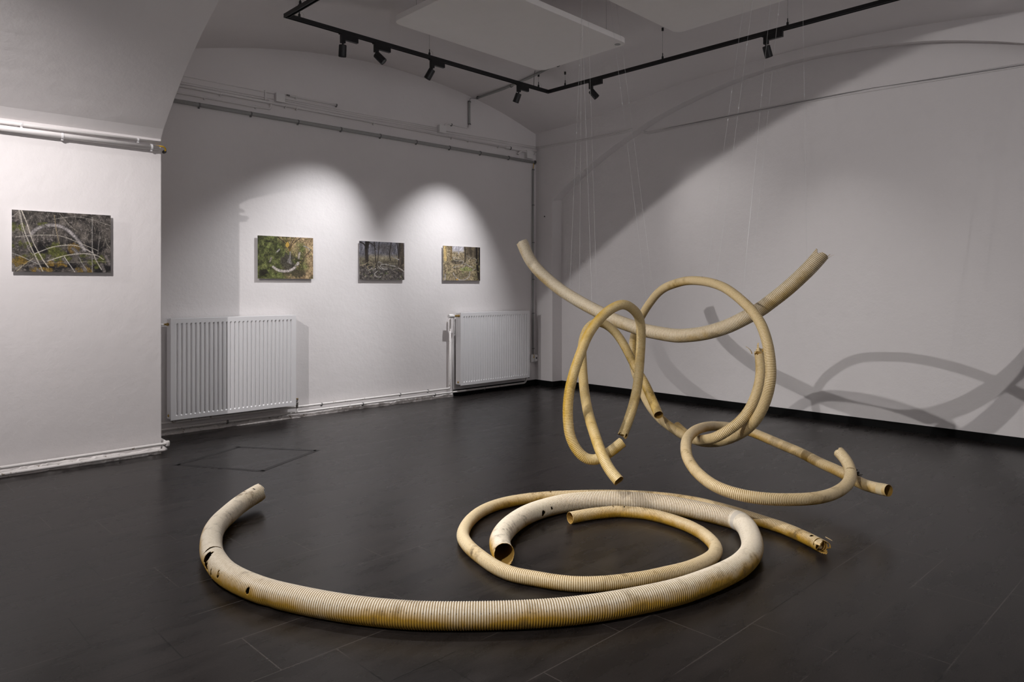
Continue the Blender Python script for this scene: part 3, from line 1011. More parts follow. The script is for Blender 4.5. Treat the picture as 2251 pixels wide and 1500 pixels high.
def pic_reeds():
    c = Canvas(264, 180, 3)
    rs = np.random.RandomState(11)
    c.a = c.tex(20, 1, (26, 24, 24), (132, 122, 112), 6, gamma=1.3)
    c.blend(fbm(180, 264, 5, 8, 3) > .68, (110, 102, 98))
    # bark-like dark logs
    for (u, v, ru, rv) in ((.45, .88, .2, .08), (.3, .62, .12, .12), (.85, .55, .1, .12), (.9, .92, .12, .08)):
        c.blend(c.blob(u, v, ru, rv, int(u * 99)) * .75, (20, 18, 20))
    # far twigs
    for i in range(230):
        x = rs.rand(); y = rs.rand() * .4; L = .06 + .16 * rs.rand(); a = (rs.rand() - .5) * .9
        g = 95 + 85 * rs.rand()
        c.line([(x, y), (x + L * math.sin(a), y + L * 1.4 * math.cos(a))], .6, (g, g * .93, g * .84), .55, False)
    for (u, v, ru, rv, k) in ((.06, .27, .08, .10, 0), (.08, .55, .12, .07, 0), (.2, .74, .14, .08, 1), (.42, .62, .09, .16, 0), (.47, .75, .12, .13, 0), (.06, .83, .10, .10, 2), (.45, .86, .14, .06, 2), (.72, .72, .10, .05, 0), (.76, .82, .10, .07, 0), (.72, .97, .10, .13, 2), (.3, .97, .14, .05, 2), (.9, .78, .07, .10, 0), (.3, .22, .12, .04, 0), (.86, .9, .06, .05, 0)):
        lo, hi = ((40, 44, 16), (128, 132, 54)) if k < 2 else ((80, 66, 24), (176, 132, 42))
        m = c.blob(u, v, ru * .9, rv * .85, int(u * 77 + v * 31), .7, 1.5)
        m = m * np.clip((fbm(180, 264, 7, int(u * 313 + v * 91), 4) - .16) * 5, 0, 1)
        c.blend(m * .9, c.tex(5, int(u * 55), lo, hi, 3))
    g = c.blob(.6, .6, .07, .1, 4); c.blend(g * .5, (150, 110, 30))
    # buried pipe
    c.pipe([(.17, .40), (.24, .29), (.33, .23), (.42, .22), (.50, .25), (.56, .31), (.62, .40), (.67, .50), (.72, .62)], 12.5, (176, 168, 166), (.45, 1.05), .9)
    c.pipe([(.6, .6), (.64, .66)], 11, (130, 124, 122))
    for (a, b) in (((.18, .90), (.26, .98)), ((.50, .78), (.53, .85)), ((.70, .90), (.73, .98)), ((.90, .86), (.93, .98)), ((.95, .72), (.99, .86))):
        c.pipe([a, b], 11, (138, 128, 124))
    for i in range(40):
        x = rs.rand(); y = .45 + rs.rand() * .55; a = rs.rand() * 3.1; L = .05 + .12 * rs.rand()
        g = 110 + 80 * rs.rand()
        c.line([(x, y), (x + L * math.cos(a), y + L * math.sin(a))], .7, (g, g * .92, g * .8), .6, False)
    for pts, w, col in (([(.07, 0), (.11, .3), (.17, .55), (.24, .80), (.30, 1.0)], 3.0, (176, 168, 156)), ([(.09, 0), (.14, .2), (.2, .5), (.29, .78), (.35, .92)], 2.8, (196, 186, 170)), ([(.06, 0), (.1, .35), (.15, .6), (.20, .72)], 1.8, (150, 142, 132)),
                        ([(.03, .44), (.2, .40), (.45, .39), (.62, .47), (.86, .62)], 1.6, (190, 182, 168)), ([(.22, .70), (.40, .58), (.58, .54), (.70, .58), (.80, .66)], 2.0, (200, 192, 180)), ([(.34, .82), (.52, .72), (.70, .68), (.84, .70), (.92, .77)], 2.0, (206, 198, 184)),
                        ([(.80, .05), (.80, .35), (.80, .62), (.80, 1.0)], 2.2, (150, 146, 140)), ([(.80, .62), (.84, .78), (.90, .95)], 2.6, (190, 182, 170)), ([(.51, .74), (.56, .86), (.62, 1.0)], 2.4, (196, 190, 184)), ([(.66, .74), (.70, .86), (.74, .95)], 1.8, (170, 164, 156)),
                        ([(.0, .70), (.10, .76), (.26, .88)], 2.2, (160, 156, 150)), ([(.04, 1.0), (.12, .88), (.2, .78)], 1.6, (190, 176, 140)), ([(.0, .94), (.3, .86), (.6, .83), (1, .8)], 1.2, (150, 142, 130)), ([(.41, .05), (.43, .3), (.46, .52)], 2.2, (150, 132, 100)), ([(.4, .12), (.6, .06), (.8, .09), (1.0, .18)], 1.1, (168, 162, 152)),
                        ([(.46, .02), (.56, .2), (.64, .3)], 1.2, (160, 152, 136)), ([(.88, .3), (.87, .5), (.86, .68)], 1.8, (130, 124, 118)), ([(.0, .12), (.07, .02)], 1.2, (160, 154, 146)), ([(.94, .4), (.96, .5), (1.0, .58)], 1.2, (170, 162, 150))):
        c.line(pts, w, col, .9)
    return c


def pic_ring():
    c = Canvas(190, 136, 5)
    rs = np.random.RandomState(5)
    c.a = c.tex(9, 1, (30, 30, 18), (142, 150, 78), 4, gamma=1.1)
    m = np.clip((c.u - .52) * 3 + (fbm(136, 190, 40, 4, 2) - .5) * 2.2, 0, 1)
    c.blend(m, c.tex(6, 2, (86, 66, 44), (222, 190, 138), 4))
    for i in range(260):
        u, v = rs.rand(), rs.rand()
        g = .6 + .6 * rs.rand()
        c.line([(u, v), (u + .012, v + .01)], 2.2, (92 * g, 108 * g, 42 * g) if u < .5 or rs.rand() < .4 else (200 * g, 166 * g, 110 * g), .7, False)
    c.blend(c.blob(.50, .62, .17, .20, 2, .5) * .85, c.tex(6, 8, (30, 26, 24), (104, 96, 86), 4))
    c.blend(c.blob(.66, .85, .26, .13, 6, .6) * .7, c.tex(6, 9, (34, 30, 24), (98, 90, 70), 4))
    c.blend(c.blob(.1, .85, .09, .08, 7, .6) * .7, (28, 24, 22))
    for x0 in (.46, .5, .53, .57, .6, .64):
        c.line([(.57, .40), (.56 + (x0 - .55) * .5, .2), (x0 + (x0 - .55) * 1.4, 0)], 2.6, (46, 36, 26), .8)
    for x0 in (.45, .52, .58, .66):
        c.line([(.57, .38), (x0, .02)], 1.4, (206, 166, 84), .6, False)
    c.line([(.575, .36), (.57, .5), (.56, .62)], 4.5, (134, 128, 126), .9)
    c.line([(.53, .6), (.56, .52), (.59, .64)], 6, (120, 114, 110), .8)
    for u in (.72, .78): c.line([(u, .35), (u + .02, .7), (u, .95)], 2.5, (60, 56, 40), .5)
    c.line([(.95, .3), (.85, .45), (.8, .6)], 3, (66, 60, 48), .6)
    c.pipe([(.27, .72), (.34, .79), (.44, .82), (.55, .81), (.64, .75), (.70, .66), (.72, .62)], 9.5, (226, 212, 204), (.60, 1.0), .8)
    c.pipe([(.745, .38), (.73, .5)], 8.5, (204, 188, 172))
    c.pipe([(.31, .40), (.38, .31)], 5, (196, 188, 182))
    c.pipe([(.21, .60), (.24, .5)], 6, (176, 162, 146))
    c.blend(c.blob(.52, .19, .03, .07, 3) * .8, (216, 168, 56))
    c.line([(.82, .2), (.9, .24), (.94, .3)], 3, (150, 150, 154), .8)
    return c


def trunk(c, pts, w, col=(48, 42, 38)):
    d, _ = c.dist(curve2(pts))
    n = fbm(c.h, c.w, 9, c.seed + int(w), 4, (4, 1))
    c.blend(np.clip(w / 2 + .5 - d, 0, 1), np.array(col)[None, None] * (.55 + .9 * n[..., None]))


def pic_woods():
    c = Canvas(176, 132, 7)
    rs = np.random.RandomState(9)
    c.a = c.tex(16, 1, (70, 68, 74), (158, 156, 168), 5, (1, .5))
    c.blend(np.clip((c.v - .34) * 8, 0, 1), c.tex(7, 2, (66, 58, 50), (150, 140, 110), 4))
    c.blend(np.clip(1 - abs(c.v - .41) * 9, 0, 1) * (c.u > .2) * .8, c.tex(7, 3, (120, 108, 84), (190, 176, 140), 3))
    c.blend(c.blob(.58, .2, .2, .16, 4, .8) * .7, c.tex(5, 4, (60, 54, 54), (118, 112, 112), 4))
    c.blend(np.clip((c.v - .52) * 5, 0, 1), c.tex(6, 5, (38, 34, 34), (148, 138, 128), 5, gamma=1.3))
    for i in range(70):
        x = rs.rand(); y = rs.rand() * .38
        g = 60 + 60 * rs.rand()
        c.line([(x, y), (x + (rs.rand() - .5) * .12, max(y - .16, 0))], .7, (g, g * .95, g * .96), .6, False)
    trunk(c, [(.16, .0), (.15, .25), (.17, .60)], 12)
    trunk(c, [(.02, .03), (.1, .08), (.15, .2)], 4); trunk(c, [(.2, .02), (.3, .10), (.35, .2)], 3); trunk(c, [(.2, .0), (.18, .15)], 7)
    trunk(c, [(.32, .0), (.34, .3), (.36, .55), (.39, .85)], 3); trunk(c, [(.43, .0), (.41, .35), (.39, .55)], 3); trunk(c, [(.70, .0), (.66, .3), (.68, .48)], 3.6)
    trunk(c, [(.92, .0), (.93, .35), (.92, .72)], 21.6, (76, 66, 56)); trunk(c, [(.83, 0), (.86, .3), (.87, .6)], 3.6, (40, 34, 32))
    for i in range(90):
        u, v = rs.rand(), .55 + .45 * rs.rand()
        g = rs.rand()
        col = (112, 134, 62) if g < .35 else (190, 172, 140) if g < .7 else (36, 32, 30)
        c.line([(u, v), (u + .015, v + .012)], 1.8, col, .7, False)
    w = (206, 198, 188)
    c.pipe([(.02, .63), (.12, .60), (.2, .54), (.28, .58), (.33, .66), (.28, .72), (.2, .72), (.17, .66), (.22, .63), (.3, .62), (.35, .58)], 2.9, (196, 176, 136))
    c.pipe([(.2, .76), (.27, .70)], 3.6, w); c.pipe([(.29, .75), (.35, .71)], 3.6, w)
    c.pipe([(.49, .56), (.42, .53), (.40, .60), (.44, .69), (.50, .72)], 3.2, w)
    c.pipe([(.62, .71), (.53, .71), (.46, .65), (.48, .60), (.58, .59), (.70, .62), (.8, .64), (.90, .70), (1.0, .78)], 4.0, w)
    c.pipe([(.5, .65), (.6, .67), (.7, .68)], 2.9, (206, 196, 180))
    c.pipe([(.39, .77), (.33, .84), (.35, .90), (.42, .93), (.47, .92)], 4.3, w)
    c.pipe([(.75, .38), (.88, .46)], 3.2, (212, 206, 206))
    return c


def pic_clearing():
    c = Canvas(176, 132, 9)
    rs = np.random.RandomState(17)
    c.a = c.tex(6, 1, (70, 60, 44), (214, 190, 146), 5)
    c.blend((c.u > .24) * (c.u < .55) * np.clip((.2 - c.v) * 12, 0, 1), c.tex(7, 2, (150, 146, 154), (216, 212, 220), 3))
    c.blend(np.clip((c.u - .55) * 9, 0, 1) * np.clip((.42 - c.v) * 6, 0, 1), c.tex(6, 3, (50, 44, 36), (128, 112, 88), 4, (3, 1)))
    c.blend(c.blob(.4, .46, .2, .08, 4, .6), c.tex(6, 4, (58, 52, 44), (120, 108, 90), 4))
    c.blend(np.clip((c.u - .78) * 4, 0, 1) * np.clip((c.v - .2) * 3, 0, 1), c.tex(7, 5, (32, 30, 20), (108, 108, 60), 4))
    c.blend(c.blob(.62, .66, .18, .07, 6, .5) * .8, c.tex(4, 6, (96, 106, 48), (176, 184, 110), 3))
    c.blend(c.blob(.5, .84, .22, .1, 7, .7) * .6, c.tex(4, 7, (66, 58, 46), (150, 138, 104), 3))
    trunk(c, [(.58, 0), (.59, .2), (.58, .45)], 6.5, (60, 52, 42)); trunk(c, [(.21, 0), (.21, .3), (.2, .4)], 5.8, (120, 96, 60)); trunk(c, [(.05, 0), (.06, .4)], 13.0, (190, 160, 100))
    trunk(c, [(.90, 0), (.91, .4), (.97, 1)], 10.8, (44, 38, 32)); trunk(c, [(.73, 0), (.74, .28)], 2.2, (36, 30, 26)); trunk(c, [(.41, .0), (.41, .22)], 4.3, (150, 146, 150)); trunk(c, [(.98, 0), (.98, .5)], 6.5, (34, 30, 26))
    for i in range(150):
        u, v = rs.rand(), .3 + .7 * rs.rand()
        a = rs.rand() * 3.1; L = .03 + .04 * rs.rand()
        g = rs.rand()
        col = (224, 196, 140) if g < .5 else (52, 46, 36) if g < .8 else (124, 146, 66)
        c.line([(u, v), (u + L * math.cos(a), v + L * math.sin(a))], 1.3, col, .65, False)
    w = (220, 208, 194)
    c.pipe([(.46, .36), (.33, .33), (.27, .32), (.28, .39), (.36, .42), (.50, .42)], 3.6, (222, 208, 184)); c.pipe([(.3, .37), (.42, .36), (.52, .4)], 2.9, (214, 190, 150))
    c.pipe([(.53, .42), (.53, .48), (.46, .55), (.34, .60), (.27, .62)], 4.3, w)
    c.pipe([(.75, .32), (.66, .43), (.56, .50)], 3.2, (226, 208, 170)); c.pipe([(.6, .50), (.7, .57), (.8, .60)], 3.6, w); c.pipe([(.59, .53), (.54, .6), (.50, .65)], 4.3, w)
    c.pipe([(.66, .28), (.65, .4), (.67, .48)], 2.5, (204, 190, 160)); c.pipe([(.63, .26), (.75, .32), (.86, .33), (.89, .42), (.8, .5)], 2.5, (196, 186, 170)); c.pipe([(.74, .42), (.92, .52)], 2.2, (190, 170, 130))
    c.pipe([(.27, .78), (.31, .88), (.40, .96), (.52, .99), (.62, .95), (.70, .86), (.71, .74)], 4.7, w)
    c.pipe([(.06, .82), (.05, 1.0)], 6.5, (222, 212, 208)); c.pipe([(.78, .7), (.87, .65)], 2.5, (206, 200, 190))
    c.blend(c.blob(.37, .97, .03, .03, 3) * .9, (224, 168, 60))
    return c


def print_mat():
    t = NT('photo_print')
    a = t.n('ShaderNodeAttribute'); a.attribute_name = 'print'
    t.l(a.outputs['Color'], t.b.inputs['Base Color'])
    t.b.inputs['Roughness'].default_value = .42
    t.b.inputs['Specular IOR Level'].default_value = .35
    return t.m


M_PRINT = print_mat()


def photograph(c, x0, x1, z0, z1, ywall, label, group='forest photographs on the walls'):
    t = thing('forest_photograph', label, 'photograph', ((x0 + x1) / 2, ywall, (z0 + z1) / 2), 0, group)
    w2, h2 = (x1 - x0) / 2, (z1 - z0) / 2
    yf = -.022
    rs_ = np.random.RandomState(c.seed)
    g = rs_.rand(c.h, c.w); g = (g + np.roll(g, 1, 0) + np.roll(g, 1, 1)) / 3
    lum = c.a.mean(2, keepdims=True)
    c.a = lum + (c.a - lum) * .80
    c.a = c.a * (.62 + .76 * g[..., None])
    img = np.clip(c.a, 0, 255) / 255.0
    img = np.where(img <= .04045, img / 12.92, ((img + .055) / 1.055) ** 2.4)
    H_, W_ = c.h, c.w
    xs = np.linspace(-w2, w2, W_); zs = np.linspace(h2, -h2, H_)
    vs = [(float(x), yf - .0008, float(z)) for z in zs for x in xs]
    fs = [(j * W_ + i, (j + 1) * W_ + i, (j + 1) * W_ + i + 1, j * W_ + i + 1) for j in range(H_ - 1) for i in range(W_ - 1)]
    o = raw('print', vs, fs, M_PRINT, t)
    at = o.data.color_attributes.new('print', 'FLOAT_COLOR', 'POINT')
    buf = np.ones((H_ * W_, 4), np.float32); buf[:, :3] = img.reshape(-1, 3)
    at.data.foreach_set('color', buf.ravel())
    bm = bmesh.new(); box(bm, -w2 - .0006, w2 + .0006, yf, yf + .004, -h2 - .0006, h2 + .0006)
    obj('backing_board', bm, M_BOARD, t)
    bm = bmesh.new(); box(bm, -w2 + .05, w2 - .05, yf + .004, -.0005, -h2 + .04, h2 - .04)
    obj('mounting_frame', bm, M_BOARD, t)


photograph(pic_reeds(), 1.055, 1.691, 1.452, 1.892, 6.2, 'photograph of pale reeds and moss on the front pier, leftmost of the four')
photograph(pic_ring(), 3.211, 3.814, 1.424, 1.850, YB, 'green photograph of a pale pipe curve in moss, above the left radiator')
photograph(pic_woods(), 4.372, 4.975, 1.420, 1.846, YB, 'grey brown photograph of tree trunks and coiled pipes, middle of the back wall')
photograph(pic_clearing(), 5.545, 6.144, 1.418, 1.838, YB, 'sunlit photograph of looping pipes in dry grass, next to the right radiator')


# ================================================================== CORRUGATED PIPES
def smooth_path(pts, step, sigma=.03):
    P = np.array(pts, float)
    d = np.r_[0, np.cumsum(np.linalg.norm(np.diff(P, axis=0), axis=1))]
    # Catmull-Rom dense
    Q = np.vstack([2 * P[0] - P[1], P, 2 * P[-1] - P[-2]])
    out, key = [], []
    for i in range(1, len(Q) - 2):
        for k in range(16):
            t = k / 16
            out.append(.5 * ((2 * Q[i]) + (Q[i + 1] - Q[i - 1]) * t + (2 * Q[i - 1] - 5 * Q[i] + 4 * Q[i + 1] - Q[i + 2]) * t * t + (-Q[i - 1] + 3 * Q[i] - 3 * Q[i + 1] + Q[i + 2]) * t ** 3))
    out.append(P[-1])
    D = np.array(out)
    s = np.r_[0, np.cumsum(np.linalg.norm(np.diff(D, axis=0), axis=1))]
    keys = s[::16]
    L = s[-1]
    n = int(L / .005)
    u = np.linspace(0, L, n)
    E = np.stack([np.interp(u, s, D[:, i]) for i in range(3)], 1)
    h = int(3 * sigma / .005)
    ker = np.exp(-.5 * (np.arange(-h, h + 1) * .005 / sigma) ** 2); ker /= ker.sum()
    pre = 2 * E[0] - E[1:h + 1][::-1]; post = 2 * E[-1] - E[-h - 1:-1][::-1]
    EE = np.vstack([pre, E, post])
    E = np.stack([np.convolve(EE[:, i], ker, 'valid') for i in range(3)], 1)
    s2 = np.r_[0, np.cumsum(np.linalg.norm(np.diff(E, axis=0), axis=1))]
    m = int(s2[-1] / step)
    w = np.linspace(0, s2[-1], m)
    out = np.stack([np.interp(w, s2, E[:, i]) for i in range(3)], 1)
    return out, w, keys * (s2[-1] / L)


def hash_noise(x, y, seed):
    v = np.sin(x * 127.1 + y * 311.7 + seed * 74.7) * 43758.5453
    return v - np.floor(v)


def val_noise(x, y, seed):
    xi, yi = np.floor(x), np.floor(y)
    fx, fy = x - xi, y - yi
    fx = fx * fx * (3 - 2 * fx); fy = fy * fy * (3 - 2 * fy)
    a = hash_noise(xi, yi, seed); b = hash_noise(xi + 1, yi, seed); c = hash_noise(xi, yi + 1, seed); d = hash_noise(xi + 1, yi + 1, seed)
    return (a * (1 - fx) + b * fx) * (1 - fy) + (c * (1 - fx) + d * fx) * fy


def pipe(pts, r, pitch, depth, mat, label, amps=None, holes=(), jag=(.004, .004), sub=5, seg=36, dents=(), group=None, seed=1.0, squash=()):
    P, s, keys = smooth_path(pts, pitch / sub)
    n = len(P)
    T = np.gradient(P, axis=0); T /= np.linalg.norm(T, axis=1)[:, None]
    N = np.zeros_like(P)
    v = np.array([0, 0, 1.0]) - T[0] * T[0][2]
    if np.linalg.norm(v) < .1: v = np.array([1.0, 0, 0]) - T[0] * T[0][0]
    v /= np.linalg.norm(v)
    for i in range(n):
        v = v - T[i] * (v @ T[i]); v /= np.linalg.norm(v); N[i] = v
    B = np.cross(T, N)
    amp = np.ones(n)
    if amps:
        amp = np.interp(s, [np.interp(a, range(len(keys)), keys) for a, _ in amps], [b for _, b in amps])
    rib = np.abs(np.sin(np.pi * s / pitch)) ** .75
    rad = r - depth * amp * (1 - rib)
    th = np.arange(seg) * 2 * np.pi / seg
    S, TH = np.meshgrid(s, th, indexing='ij')
    RR = rad[:, None] * np.ones((1, seg))
    # slight hand-made unevenness
    RR = RR * (1 + .018 * (val_noise(S * 5 + 3, TH * 1.2, seed) - .5) * np.cos(TH * 1.0))
    for k, t0, hs, ht, dd in dents:
        s0 = np.interp(k, range(len(keys)), keys)
        dt = np.abs((TH - R(t0) + np.pi) % (2 * np.pi) - np.pi)
        RR -= dd * np.exp(-((S - s0) / hs) ** 2 - (dt / R(ht)) ** 2)
    base = P.mean(0); base[2] = P[:, 2].min() - r
    V = P[:, None] - base + RR[..., None] * (np.cos(TH)[..., None] * N[:, None] + np.sin(TH)[..., None] * B[:, None])
    i, j = np.meshgrid(np.arange(n - 1), np.arange(seg), indexing='ij')
    j2 = (j + 1) % seg
    Fq = np.stack([i * seg + j, i * seg + j2, (i + 1) * seg + j2, (i + 1) * seg + j], -1).reshape(-1, 4)
    sm = (s[:-1, None] + .5 * (s[1] - s[0])) * np.ones((1, seg))
    tm = (th[None] + np.pi / seg) * np.ones((n - 1, 1))
    keep = np.ones((n - 1, seg), bool)
    L = s[-1]
    tt = tm / (2 * np.pi) * 9
    for e, jg in ((0, jag[0]), (1, jag[1])):
        cut = jg * (.25 + 1.6 * val_noise(tt, np.zeros_like(tt) + 3 + e, seed * 3) ** 2)
        keep &= (sm > cut) if e == 0 else (sm < L - cut)
    for h in holes:
        k, t0, hs, ht = h[:4]
        s0 = np.interp(k, range(len(keys)), keys)
        dt = np.abs((tm - R(t0) + np.pi) % (2 * np.pi) - np.pi)
        nz = val_noise(sm / .012, tm * 3.2, seed + k) - .5
        keep &= ~(((sm - s0) / hs) ** 2 + (dt / R(ht)) ** 2 < 1 + 1.5 * nz)
    kk = keep.reshape(-1)
    Fq = Fq[kk]
    me = bpy.data.meshes.new('corrugated_pipe')
    nv = n * seg; nf = len(Fq)
    me.vertices.add(nv); me.vertices.foreach_set('co', V.reshape(-1))
    me.loops.add(nf * 4); me.loops.foreach_set('vertex_index', Fq.reshape(-1).astype(np.int32))
    me.polygons.add(nf)
    me.polygons.foreach_set('loop_start', np.arange(0, nf * 4, 4, dtype=np.int32))
    me.polygons.foreach_set('loop_total', np.full(nf, 4, np.int32))
    me.polygons.foreach_set('use_smooth', np.ones(nf, bool))
    me.update(calc_edges=True)
    ra = me.attributes.new('rib', 'FLOAT', 'POINT')
    ra.data.foreach_set('value', np.repeat(amp, seg).astype(np.float32))
    uvl = me.uv_layers.new(name='UVMap')
    du = s[1] - s[0]
    U = np.stack([S[:-1].repeat(1, 0)] * 4, -1)
    a = np.stack([sm - du / 2, sm - du / 2, sm + du / 2, sm + du / 2], -1).reshape(-1, 4)[kk]
    tb = tm - np.pi / seg
    b = np.stack([tb, tb + 2 * np.pi / seg, tb + 2 * np.pi / seg, tb], -1).reshape(-1, 4)[kk] / (2 * np.pi)
    uvl.data.foreach_set('uv', np.stack([a, b], -1).reshape(-1).astype(np.float32))
    me.materials.append(mat); me.materials.append(M_INNER)
    o = bpy.data.objects.new('corrugated_pipe', me)
    COL.objects.link(o)
    o.location = base
    md = o.modifiers.new('wall', 'SOLIDIFY'); md.thickness = .0016; md.offset = -1; md.material_offset = 1; md.use_even_offset = False; md.material_offset_rim = 1
    setp(o, label, 'pipe', group or 'corrugated plastic pipes of the sculpture')
    o['_path'] = 0
    del o['_path']
    return o, P, s, keys, N, B, T, base


IV1, OC1 = (.80, .725, .60), (.50, .29, .04)
IV2, OC2 = (.66, .56, .39), (.42, .265, .05)
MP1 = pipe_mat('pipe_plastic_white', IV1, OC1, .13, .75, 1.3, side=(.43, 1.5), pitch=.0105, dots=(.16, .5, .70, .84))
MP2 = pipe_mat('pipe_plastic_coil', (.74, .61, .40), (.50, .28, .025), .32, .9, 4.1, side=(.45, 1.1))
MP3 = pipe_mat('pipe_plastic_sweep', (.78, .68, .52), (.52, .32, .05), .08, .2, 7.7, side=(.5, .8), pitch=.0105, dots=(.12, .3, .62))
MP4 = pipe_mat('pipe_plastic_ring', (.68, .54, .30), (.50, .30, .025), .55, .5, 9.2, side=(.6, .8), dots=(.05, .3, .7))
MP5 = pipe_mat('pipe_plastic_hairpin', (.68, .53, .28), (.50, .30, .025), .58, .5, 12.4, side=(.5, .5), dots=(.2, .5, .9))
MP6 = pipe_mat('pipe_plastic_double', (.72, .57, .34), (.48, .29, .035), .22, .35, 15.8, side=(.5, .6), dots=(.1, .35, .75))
MP7 = pipe_mat('pipe_plastic_loop', (.74, .60, .38), (.50, .285, .03), .22, .5, 21.5, side=(.5, 1.0), dots=(.15, .4, .8))

